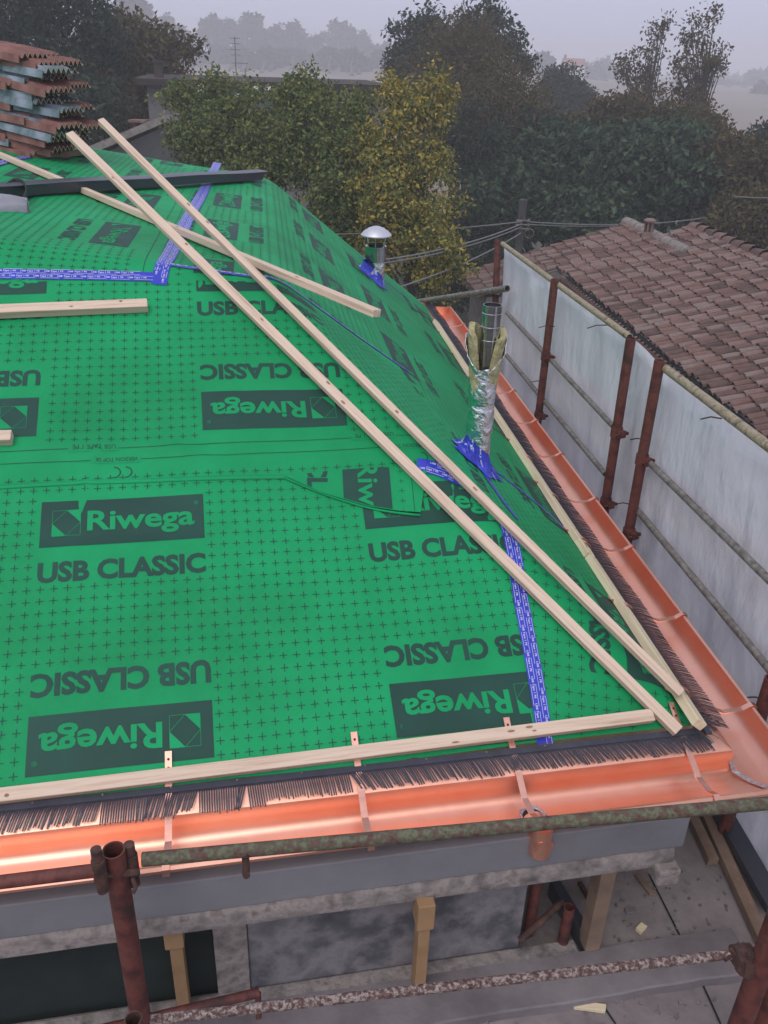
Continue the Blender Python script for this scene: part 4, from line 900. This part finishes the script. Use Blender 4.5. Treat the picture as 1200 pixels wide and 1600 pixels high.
# cloth and strap at the left edge
q = surf(2, 333); mb = MB(); G_ = []
for i in range(15):
    v_ = i/14; row = []
    for j in range(17):
        a = math.pi*j/16; w1 = .14*math.sin(math.pi*min(1, .12+v_*.95))+.02; z1 = .15*(1-.5*v_)*math.sin(a)*(1+.15*math.sin(7*v_+j))
        row.append(q+A3(-.52+.62*v_, .12+w1*math.cos(a)*1.1, -.02+z1))
    G_.append(row)
mb.sheet(np.array(G_)); o = mb.build('tool_bag', [FABRIC], smooth=True, solid=.01); tag(o, 'rumpled grey-lilac cloth bag cut by the left edge on the green roof', 'bag')
q0 = surf(8, 312); lp = [surf(6, 312), surf(25, 303), surf(42, 307), surf(46, 318), surf(36, 326), surf(33, 322)]; lp = [p+A3(0, 0, .07+.03*math.sin(i)) for i, p in enumerate(lp)]; lp = np.array(lp)
fine = np.column_stack([np.interp(np.linspace(0, 5, 30), range(6), lp[:, i]) for i in range(3)])
for _ in range(6): fine[1:-1] = (fine[:-2]+2*fine[1:-1]+fine[2:])/4
mb = MB(); mb.sheet(np.array([[p-A3(0, 0, .045), p+A3(0, 0, .0)] for p in fine])); o = mb.build('strap', [STRAP], smooth=True, solid=.005); tag(o, 'black webbing strap curled beside the grey bag', 'strap')
# black strip standing in for a dark gap near the far right eave
mb = MB(); ribbon(path_on([(644, 482), (660, 492), (675, 505)], .05), .018, .006, mb, 0, 2); o = mb.build('dark_gap_strip', [STRAP], smooth=True, solid=.004); tag(o, 'short black strip standing in for a dark gap at the far right eave', 'strip')
# ------------------------------------------------------------------ flues
fb = surf(744, 722); fb = fb+A3(0, 0, -.05); sc_ = (fb@RC.T[2] if False else (RC.T@fb)[2])/FPX; Rf = 19.5*sC*0+19.5*sc_
hT = 0
def h_at(py):                                        # height above the flue base for a photo row, along the vertical through it
    lo, hi = 0, 2
    for _ in range(40):
        m = (lo+hi)/2; y = float(proj(fb+A3(0, 0, m))[1][0])
        if y > py: lo = m
        else: hi = m
    return lo
t = thing('open_flue', 'tall flue wrapped in crinkled foil with split yellow insulation and an open steel pipe', 'flue', fb)
def foil(h0, h1, r0, r1, nm, m, amp=.06, rows=9, seg=30):
    mb = MB(); G_ = []
    ph = RNG.uniform(0, 6, 5)
    for i in range(rows+1):
        k = i/rows; row = []
        for j in range(seg+1):
            a = 2*math.pi*j/seg; rr = (r0+(r1-r0)*k)*(1+amp*.35*math.sin(3*a+ph[0]+4*k)+amp*.3*math.sin(7*a+ph[1]-9*k)+amp*.22*math.sin(11*a+ph[2]+14*k)-amp*.6*abs(2*k-1)**8)
            row.append(fb+A3(rr*math.cos(a), rr*math.sin(a), h0+(h1-h0)*k+.008*math.sin(2*a+ph[3])*(k if i == rows else 1 if i == 0 else 0)))
        G_.append(row)
    mb.sheet(np.array(G_)); return mb.build(nm, [m], parent=t, smooth=True)
y0, y1, y2, y3 = h_at(712), h_at(672), h_at(627), h_at(528)
foil(0, y1, Rf*.98, Rf*.96, 'foil_wrap', FOIL); foil(y1-.01, y2, Rf*1.06, Rf*1.0, 'foil_wrap', FOIL); foil(y2-.012, h_at(572), Rf*1.02, Rf*1.12, 'foil_wrap', FOIL)
# upper foil: open towards the camera, flared
mb = MB(); G_ = []; vdir = math.atan2(-fb[1], -fb[0])       # direction of the camera seen from the flue
for i in range(9):
    k = i/8; gap = math.radians(14+82*k); row = []
    for j in range(25):
        a = vdir+gap+(2*math.pi-2*gap)*j/24; rr = Rf*(1.08+.48*k)*(1+.05*math.sin(5*a+6*k)+.03*math.sin(13*a-9*k)); row.append(fb+A3(rr*math.cos(a), rr*math.sin(a), h_at(577)-.01+(y3-h_at(577)+.02*math.sin(3*a))*k))
    G_.append(row)
mb.sheet(np.array(G_)); mb.build('foil_wrap', [FOIL], parent=t, smooth=True, solid=.002)
# two rock-wool shells
for sd, k0 in ((-1, 0), (1, 1)):
    mb = MB(); rows = []
    for i in range(10):
        k = i/9; gap = math.radians(10+44*k); pr = []; R0 = Rf*(1.0+.44*k); th = Rf*(.36+.1*k)
        a0 = vdir+sd*gap; a1 = vdir+sd*math.radians(165)
        if sd > 0: a0, a1 = vdir+gap*.9, vdir+math.radians(172)
        aa = np.linspace(a0, a1, 10)
        for a in aa: pr.append((a, R0+RNG.uniform(-.002, .002)))
        for a in aa[::-1]: pr.append((a, R0-th+RNG.uniform(-.002, .002)))
        hgt = h_at(612)+(h_at(514 if sd < 0 else 520)-h_at(612))*k
        rows.append([fb+A3(q_*math.cos(a), q_*math.sin(a), hgt+(.02*math.sin(a*3) if i == 9 else 0)) for a, q_ in pr+[pr[0]]])
    mb.sheet(np.array(rows)); mb.add(rows[-1][:-1], [tuple(range(20))]); mb.build('insulation', [WOOL], parent=t, smooth=False)
mb = MB(); pt = h_at(476); Rp = 13.0*sc_; mb.tube([fb+A3(.01, 0, .1), fb+A3(.012, 0, pt-.03)], Rp, 28); mb.tube([fb+A3(.012, 0, pt-.26), fb+A3(.013, 0, pt)], Rp*1.05, 28, hollow=.93)
for hh in (.04, .10, .16): mb.lathe(fb+A3(.012, 0, pt-hh), [(Rp, 0), (Rp*1.10, .004), (Rp, .008)], seg=28)
mb.build('steel_pipe', [STEEL], parent=t, smooth=True)
mb = MB(); mb.lathe(fb+A3(.013, 0, pt-.012), [(0, 0), (Rp*.93, 0)], seg=24); mb.build('bore', [INSIDE], parent=t)  # disc coloured dark in place of the shade down the pipe
def skirt(cen, rad, nm, parent, px_scale=1, spreadn=2.0):
    mb = MB(); G_ = []
    for j in range(49):
        a = 2*math.pi*j/48; row = []
        for i in range(9):
            k = i/8; rr = rad*(1.0+(spreadn-1)*k**1.5*(1+.28*math.sin(5*a+1)+.18*math.sin(9*a)*k)); x = cen[0]+rr*math.cos(a); y = cen[1]+rr*math.sin(a)
            z = float(HF(x, y))+.008+(.09*(1-k)**1.6)+(.013*RNG.uniform(-.5, 1)*math.sin(k*3.1)); row.append(A3(x, y, z))
        G_.append(row)
    G_[-1] = G_[0]; mb.sheet(np.array(G_)); 
    v, f = text2d('USB Tape', .05, .011, .02)
    for k in range(16):
        a = RNG.uniform(0, 6.28); rr = rad*RNG.uniform(1.05, spreadn*.93); b = RNG.uniform(0, 6.28); x = cen[0]+rr*math.cos(a)+v[:, 0]*math.cos(b)-v[:, 1]*math.sin(b); y = cen[1]+rr*math.sin(a)+v[:, 0]*math.sin(b)+v[:, 1]*math.cos(b)
        kk = np.clip((np.hypot(x-cen[0], y-cen[1])/rad-1)/(spreadn-1), 0, 1)**.67; mb.add(np.column_stack([x, y, HF(x, y)+.018+.09*(1-kk)**1.6]), f, 1)
    return mb.build(nm, [TAPE, TAPEW], parent=parent, smooth=False)
skirt(fb, Rf*.97, 'tape_collar', t)
f2 = surf(586, 438); f2 = f2+A3(.0, .0, -.1); s2 = (RC.T@f2)[2]/FPX; Rq = 16.5*s2
def h2(py):
    lo, hi = 0, 2.5
    for _ in range(40):
        m = (lo+hi)/2
        if float(proj(f2+A3(0, 0, m))[1][0]) > py: lo = m
        else: hi = m
    return lo
t = thing('capped_flue', 'small shiny flue with a mushroom cap beyond the far edge of the green roof', 'flue', f2); keep_fb = fb; fb = f2
foil(0, h2(405), Rq*.86, Rq*.9, 'foil_wrap', FOIL, amp=.1)
mb = MB(); mb.tube([f2+A3(0, 0, h2(408)), f2+A3(0, 0, h2(384))], Rq*.98, 26, hollow=.85); mb.build('steel_pipe', [STEEL], parent=t, smooth=True)
mb = MB(); mb.tube([f2+A3(0, 0, h2(388)), f2+A3(0, 0, h2(381))], Rq*.66, 22); mb.build('inner_pipe', [INSIDE], parent=t, smooth=True)
for k in range(3):
    a = k*2.09+.5; mb = MB(); mb.tube([f2+A3(Rq*.85*math.cos(a), Rq*.85*math.sin(a), h2(386)), f2+A3(Rq*1.0*math.cos(a), Rq*1.0*math.sin(a), h2(366))], .006, 6); mb.build('cap_stay', [STEEL], parent=t)
mb = MB(); Rc = 23.5*s2; mb.lathe(f2+A3(0, 0, h2(368)), [(Rc, 0), (Rc*1.0, .008), (Rc*.8, .035), (Rc*.5, .06), (Rc*.2, .073), (0, .076)], seg=28); mb.lathe(f2+A3(0, 0, h2(368)), [(0, .055), (Rc*.7, .035), (Rc, 0)], seg=28); mb.build('mushroom_cap', [CAPM], parent=t, smooth=True)
skirt(f2+A3(-.02, -.05, 0), Rq*.9, 'tape_collar', t, spreadn=1.5)
# ------------------------------------------------------------------ pile of new tiles on the far left
def tile_mesh(nm, m):
    """ribbed tile 0.42 m long, five V ribs across, local x along the tile"""
    n = 5; W2 = .235; H2 = .040; th = .009; pr = [(-.022, .012)]
    for k in range(n): pr += [(W2*k/n, .006), (W2*(k+.42)/n, H2), (W2*(k+.58)/n, H2)]
    pr += [(W2, .006), (W2+.02, .012)]; vs = []; fs = []; m_ = len(pr)
    for (x, sc1, dz) in ((0, 1, 0), (.03, 1, 0), (.40, .97, 0), (.42, .96, -.003)):
        for up in (0, -th): vs += [(x, W2/2+(y-W2/2)*sc1, z*sc1+up+dz) for y, z in pr]
    for i in range(3):
        o0 = i*2*m_
        for k in range(m_-1):
            fs.append((o0+k, o0+k+1, o0+2*m_+k+1, o0+2*m_+k)); fs.append((o0+m_+k+1, o0+m_+k, o0+3*m_+k, o0+3*m_+k+1))
        fs.append((o0, o0+2*m_, o0+3*m_, o0+m_)); fs.append((o0+m_-1, o0+2*m_-1, o0+4*m_-1, o0+3*m_-1))
    # lapped side flange facing the viewer
    k0 = len(vs); vs += [(x, y, z) for x in (0, .42) for (y, z) in ((-.020, .016), (-.030, .016), (-.036, -.036), (-.026, -.036))]
    fs += [(k0, k0+1, k0+5, k0+4), (k0+1, k0+2, k0+6, k0+5), (k0+2, k0+3, k0+7, k0+6), (k0+3, k0, k0+4, k0+7), (k0+3, k0+2, k0+1, k0), (k0+4, k0+5, k0+6, k0+7)]
    mi = [0]*len(fs)
    for o0 in (0, 6*m_):
        for k in range(m_-1): fs.append((o0+k, o0+m_+k, o0+m_+k+1, o0+k+1) if o0 == 0 else (o0+k, o0+k+1, o0+m_+k+1, o0+m_+k)); mi.append(1)
    me = bpy.data.meshes.new(nm); me.from_pydata(vs, [], fs); me.materials.append(m); me.materials.append(CREAM); me.polygons.foreach_set('material_index', mi); me.update(); return me
TR, TG = tile_mesh('roof_tile', CLAYR), tile_mesh('roof_tile', CLAYG)
base = surf(60, 247); zb = float(base[2]); PS = float((RC.T@base)[2])/FPX; AY = math.radians(-24); dX = A3(math.cos(AY), math.sin(AY), 0); dY = A3(-dX[1], dX[0], 0)
pal = MB()
for k in range(4): q = base-dX*(.05+.36*k)+dY*.28; pal.box(A3(q[0], q[1], zb+.005), dX*.04, dY*.32, A3(0, 0, .02))
for k in range(3): q = base-dX*.6+dY*(.0+.28*k); pal.box(A3(q[0], q[1], zb-.035), dX*.62, dY*.04, A3(0, 0, .019))
o = pal.build('pallet', [OLDWOOD]); tag(o, 'dark wooden pallet under the pile of new tiles', 'pallet')
ENDS = [62, 76, 80, 104, 128, 74, 106, 84, 78, 106, 62, 96, 84, 56]; GR = [0, 0, 0, 1, 0, 1, 1, 1, 1, 0, 1, 1, 0, 0]
def pile_tile(ly, cl, dp, px_end):
    g = GR[ly] if dp == 0 or RNG.uniform() < .3 else 0
    if cl and RNG.uniform() < .3: g = 1-g
    o = bpy.data.objects.new('roof_tile', TG if g else TR); COL.objects.link(o); dx = (px_end-60)*PS
    q = base+dX*(dx-.42-cl*.35+RNG.uniform(-.06, .06))+dY*(dp*.27+RNG.uniform(-.02, .02))
    M = Matrix.Rotation(AY+RNG.uniform(-.13, .10), 4, 'Z') @ Matrix.Rotation(.11+RNG.uniform(-.035, .035), 4, 'Y')
    M.translation = Vector((q[0], q[1], zb+.055+ly*10.6*PS+CZ+cl*.036)); o.matrix_world = M
    tag(o, 'blue-grey ribbed tile stacked in the pile at the far left' if g else 'reddish ribbed tile stacked in the pile at the far left', 'roof tile', 'blue-grey tiles in the pile' if g else 'red tiles in the pile')
for ly in range(14):
    for cl in range(4):
        for dp in range(2): pile_tile(ly, cl, dp, ENDS[ly]+(RNG.uniform(-12, 18) -18 if dp else 0))
# ------------------------------------------------------------------ scaffold in front
def coupler(p, ax, parent, m=RUSTD, rad=.032):
    ax = unit(ax); mb = MB(); mb.tube([p-ax*.028, p+ax*.028], rad, 16); sd = unit(np.cross(ax, A3(.3, .2, 1))); mb.box(p+sd*(rad+.008), sd*.014, ax*.02, np.cross(sd, ax)*.022)
    mb.tube([p+sd*(rad+.01)-np.cross(sd, ax)*.05, p+sd*(rad+.01)+np.cross(sd, ax)*.05], .006, 8); mb.lathe(p+sd*(rad+.01)+np.cross(sd, ax)*.035, [(0, .012), (.011, .01), (.011, 0), (0, 0)], axis=np.cross(sd, ax), seg=6)
    return mb.build('coupler', [m], parent=parent)
pa = D(177, 1328, 2.35); pb = A3(pa[0], pa[1], G7)
sf = thing('front_scaffold', 'rusty tube scaffold standing in front of the gutter at the bottom of the photo', 'scaffold', pb)
mb = MB(); mb.tube([pb, pa], .031, 22, hollow=.86); mb.build('pole', [RUST], parent=sf, smooth=True)
qA = pa+A3(.0, .0, -.055)
rl = [D(222, 1343, 2.42), D(600, 1303, 2.52), D(1212, 1254, 2.62)]; rl[1] = (rl[0]+rl[2])/2
o = MB().tube(rl, .0200, 18, hollow=.85).build('rail', [RUSTG], parent=sf, smooth=True); o['label'] = 'rail mottled with green lichen'
o = MB().tube([D(-260, 1410, 2.3), D(150, 1360, 2.32)], .0185, 18, hollow=.85).build('rail', [RUST], parent=sf, smooth=True)
for (px, py, d_) in ((154, 1352, 2.31), (205, 1343, 2.40)):
    q = D(px, py, d_); mb = MB(); mb.tube([q+A3(0, 0, .02), q-A3(0, 0, .06)], .0185, 16, hollow=.8); mb.build('socket', [RUSTD], parent=sf, smooth=True)
q = D(190, 1350, 2.36); mb = MB(); mb.tube([D(150, 1368, 2.34), D(215, 1362, 2.4)], .012, 8); mb.tube([D(207, 1372, 2.38), D(212, 1388, 2.38), D(208, 1395, 2.38)], .006, 8); mb.build('coupler', [RUSTD], parent=sf)
mb = MB(); h0 = D(383, 1330, 2.46); hk = [h0, h0-A3(0, 0, .06), h0-A3(0, .008, .085), h0-A3(-.004, .02, .075)]; mb.tube(hk, .011, 10); mb.build('hook', [RUSTD], parent=sf, smooth=True)
# lower rail splashed with plaster, lower left rails
o = MB().tube([D(235, 1594, 2.42), D(1178, 1487, 2.62)], .0145, 18, hollow=.85).build('rail', [RUSTW], parent=sf, smooth=True); o['label'] = 'low rail splashed with pale plaster'
o = MB().tube([D(120, 1618, 2.70), D(405, 1551, 2.85)], .0165, 16).tube([D(403, 1551, 2.85), D(404, 1572, 2.86), D(404, 1590, 2.87)], .010, 10).build('rail', [RUST], parent=sf, smooth=True)
q = D(208, 1592, 2.33); mb = MB(); mb.tube([A3(q[0], q[1], G7), q], .024, 18, hollow=.85); mb.build('pole', [RUSTD], parent=sf, smooth=True)
for (px, py, d_, rd) in ((1182, 1530, 2.6, .034), (1216, 1530, 2.75, .030)):
    q = D(px, py, d_); mb = MB(); mb.tube([A3(q[0], q[1], G7), A3(q[0], q[1], q[2]+1.1 if px < 1200 else q[2]+.3)], rd, 20); mb.build('pole', [RUST], parent=sf, smooth=True)
coupler(D(1160, 1492, 2.6), unit(D(1178, 1487, 2.62)-D(235, 1594, 2.42)), sf)
coupler(D(1168, 1505, 2.58), A3(0, 0, 1), sf)
# things seen through the gap under the cornice
t = thing('tube_frame', 'dark red scaffold tubes standing in the gap right of the wall', 'scaffold', P(850, 1500, WB))
for (x0, y0, z0, x1, y1, rd, zt) in ((832, 1500, WB, 0, 0, .022, -2.62), (878, 1478, WB, 0, 0, .022, -2.86)):
    q = P(x0, y0, z0)+A3(0, .12 if x0 < 850 else .0, 0); mb = MB(); mb.tube([q, A3(q[0], q[1], zt)], rd, 16, hollow=.8); mb.build('pole', [RUST], parent=t, smooth=True)
mb = MB(); mb.tube([P(812, 1470, -3.0), P(880, 1408, -2.9)], .014, 10); mb.build('brace', [RUSTD], parent=t, smooth=True)
mb = MB(); qa, qb = P(868, 1400, WB), P(918, 1484, WB); d_ = unit(qb-qa); mb.box((qa+qb)/2+A3(0, 0, .025), d_*np.linalg.norm(qb-qa)*.6, A3(-d_[1], d_[0], 0)*.022, A3(0, 0, .045)); o = mb.build('steel_angle', [BAR], bevel=.002); tag(o, 'dark steel bar lying on the deck in the gap right of the wall', 'bar')
# planks and channel along the right side of the deck
def deckboard(pA, pB, wd, th, m, lab, z0, name, cat, knots=0): A_, B_ = P(*pA, z0), P(*pB, z0); return board(A_, B_, wd, th, m, lab, None, knots=knots, name=name, cat=cat)
deckboard((1196, 1468), (1078, 1210), .052, .04, OLDWOOD, 'long brown plank on the deck running under the gutter corner', WB+.04, 'plank', 'plank', 3)
deckboard((1116, 1342), (1066, 1240), .048, .04, OLDWOOD, 'short brown plank lying against the long one under the gutter corner', WB+.03, 'plank', 'plank', 2)
A_, B_ = P(1215, 1420, WB+.06), P(1098, 1215, WB+.06); X = unit(B_-A_); Y = A3(-X[1], X[0], 0); mb = MB(); ln = np.linalg.norm(B_-A_)
mb.box((A_+B_)/2, X*ln/2, Y*.045, A3(0, 0, .004)); mb.box((A_+B_)/2-Y*.045-A3(0, 0, .03), X*ln/2, Y*.003, A3(0, 0, .034)); mb.box((A_+B_)/2+Y*.045+A3(0, 0, .0), X*ln/2, Y*.003, A3(0, 0, .02))
o = mb.build('steel_channel', [BAR], bevel=.001); tag(o, 'dark steel channel lying on the deck against the white sheeting', 'channel')
def offcut(px, py, L_, w_, th, yaw, m, lab):
    q = P(px, py, WB-.018+th*.5); X = A3(math.cos(yaw), math.sin(yaw), 0)*L_/2; Y = A3(-math.sin(yaw), math.cos(yaw), 0)*w_/2; mb = MB()
    mb.add([q-X-Y*.6-A3(0, 0, th/2), q+X*.9-Y-A3(0, 0, th/2), q+X+Y*.7-A3(0, 0, th/2), q-X*.8+Y-A3(0, 0, th/2), q-X-Y*.6+A3(0, 0, th/2), q+X*.9-Y+A3(0, 0, th/2), q+X+Y*.7+A3(0, 0, th/2), q-X*.8+Y+A3(0, 0, th/2)], [(3, 2, 1, 0), (4, 5, 6, 7), (0, 1, 5, 4), (1, 2, 6, 5), (2, 3, 7, 6), (3, 0, 4, 7)])
    o = mb.build('wood_offcut', [m], bevel=.002); tag(o, lab, 'offcut', 'offcuts and rubble on the deck')
offcut(1002, 1451, .045, .035, .02, .9, WOOD2, 'pale wood chip on the deck near the long joint')
offcut(918, 1573, .14, .032, .018, -.05, WOOD2, 'pale stick on the deck at the bottom edge of the photo')
offcut(1008, 1383, .12, .03, .015, 2.0, OLDWOOD, 'flat brown offcut lying under the end of the cornice')
offcut(913, 1392, .09, .02, .02, 1.9, RUSTD, 'dark reddish offcut between the gap and the square post')
offcut(985, 1423, .05, .03, .012, .3, CONC, 'grey mortar lump on the deck beside the square post')
for k in range(120):
    px, py = RNG.uniform(950, 1150), RNG.uniform(1360, 1480)
    if k > 60: px, py = RNG.uniform(640, 1120), RNG.uniform(1560, 1610)
    q = P(px, py, WB-.018); a = RNG.uniform(.001, .0055)
    if k == 0: rub = MB()
    ax = RNG.normal(0, 1, 3); ax /= np.linalg.norm(ax); b_ = unit(np.cross(ax, A3(0, 0, 1))); rub.box(q+A3(0, 0, a*.4), ax*a, b_*a*1.3, np.cross(ax, b_)*a)
o = rub.build('mortar_crumbs', [CONC]); tag(o, 'small grey mortar crumbs scattered over the deck', 'rubble', kind='stuff')
# ------------------------------------------------------------------ scaffold and sheeting on the right
OP = .40; nP = oR; p0P = c+oR*OP
sg = thing('side_scaffold', 'rusty red posts and rails holding white sheeting along the right eave', 'scaffold', RP(2, OP, G7))
def vp(px, py, o_=OP): return onpl(px, py, nP, c+oR*o_)
posts = [((778, 374), (775, 450)), ((867, 436), (839, 672)), ((986, 528), (944, 800)), ((1031, 563), (979, 850)), ((1206, 1060), (1184, 1130))]
for (ta, tb) in posts:
    A_, B_ = vp(*ta), vp(*tb); d_ = unit(B_-A_); B_ = A_+d_*((A_[2]-(-4.6))/max(.3, -d_[2])); rd = .028
    mb = MB(); mb.tube([B_, A_], rd, 16, hollow=.8); o = mb.build('pole', [RUST], parent=sg, smooth=True)
    coupler(A_+d_*.55, d_, sg, RUST, .034); coupler(A_+d_*1.0, d_, sg, RUST, .034)
rails = [((785, 381), (984, 527), BAM, .02), ((792, 489), (958, 666), GALV, .017), ((792, 556), (946, 741), GALV, .017), ((1040, 576), (1330, 795), BAM, .022), ((1010, 718), (1330, 1032), GALV, .018), ((995, 796), (1330, 1200), GALV, .018)]
for (a, b, m, rd) in rails: MB().tube([vp(*a, OP+.03), vp(*b, OP+.03)], rd, 12, hollow=.8).build('rail', [m], parent=sg, smooth=True)
q0 = D(655, 471, 9.0); q1 = vp(791, 451); MB().tube([q0-unit(q1-q0)*1.2, q1+unit(q1-q0)*.02], .027, 14, hollow=.8).build('rail', [GALV], parent=sg, smooth=True)
coupler(vp(777, 454), A3(0, 0, 1), sg, GALV, .034)
def tie(px0, py0, px1, py1): a = vp(px0, py0, OP+.02); b = vp(px1, py1, OP-.02); mb = MB(); mb.tube([a, (a+b)/2+A3(0, 0, .01), b], .0035, 5); mb.build('tie_wire', [RUSTD], parent=sg)
for q in ((918, 513, 948, 508), (842, 512, 866, 510), (1095, 655, 1127, 654), (985, 687, 1008, 688), (962, 640, 975, 642), (830, 597, 852, 597), (1165, 1090, 1195, 1094), (962, 788, 985, 788)): tie(*q)
def tarp(top, p_lo, p_hi, lab, seed):
    """sheet hanging from the rail outside the posts; top(p) gives the upper edge height"""
    n, m = 60, 40; G_ = []; rg = np.random.default_rng(seed); ph = rg.uniform(0, 6, 8)
    for i in range(m):
        v_ = i/(m-1); row = []
        for j in range(n):
            p = p_lo+(p_hi-p_lo)*j/(n-1); zt = top(p); z = zt+(-5.2-zt)*v_**1.0
            w1 = .026*math.sin(p*2.3+ph[0]+z*.7)+.010*math.sin(p*5.1+ph[1]-z*2.3)+.009*math.sin(p*11+ph[2]+z*3.1)+.006*abs(math.sin(p*7-z*5+ph[4]))**4+.012*math.sin((p+z)*4.3+ph[3])*(1-v_)
            row.append(RP(p, OP+.085+w1*(1 if v_ > 0 else .3), z))
        G_.append(row)
    mb = MB(); mb.sheet(np.array(G_)); o = mb.build('sheeting', [TARP], smooth=True, solid=.001); tag(o, lab, 'tarpaulin'); return o
def topfun(pts):
    P_ = np.array([vp(*q, OP+.07) for q in pts]); pr = (P_-c)@r; idx = np.argsort(pr); return (lambda p: float(np.interp(p, pr[idx], P_[idx, 2]))), pr.min(), pr.max()
fn, lo, hi = topfun([(784, 381), (866, 442), (984, 530), (1031, 574)]); tarp(fn, lo, hi, 'far stretch of white sheeting behind the rusty posts', 1)
fn, lo, hi = topfun([(1033, 577), (1200, 706), (1400, 860)]); tarp(fn, lo-1.2, lo+(hi-lo) if False else hi+.03, 'near stretch of white sheeting at the right edge of the photo', 2)
# ------------------------------------------------------------------ haze
mb = MB(); mb.box(A3(0, 290, -.2), A3(395, 0, 0), A3(0, 370, 0), A3(0, 0, 9.0)); hz = mb.build('haze', [], loc=(0, 290, -9.2)); tag(hz, kind='stuff')
hm = bpy.data.materials.new('haze'); hm.use_nodes = True; hn = hm.node_tree.nodes
for n_ in list(hn):
    if n_.type == 'BSDF_PRINCIPLED': hn.remove(n_)
pv = hn.new('ShaderNodeVolumePrincipled'); pv.inputs['Color'].default_value = (.97, .97, .99, 1); pv.inputs['Density'].default_value = .0034; pv.inputs['Anisotropy'].default_value = .2
hm.node_tree.links.new(pv.outputs[0], hn['Material Output'].inputs['Volume']); hz.data.materials.append(hm)
for o in bpy.data.objects:
    if '_o' in o: del o['_o']
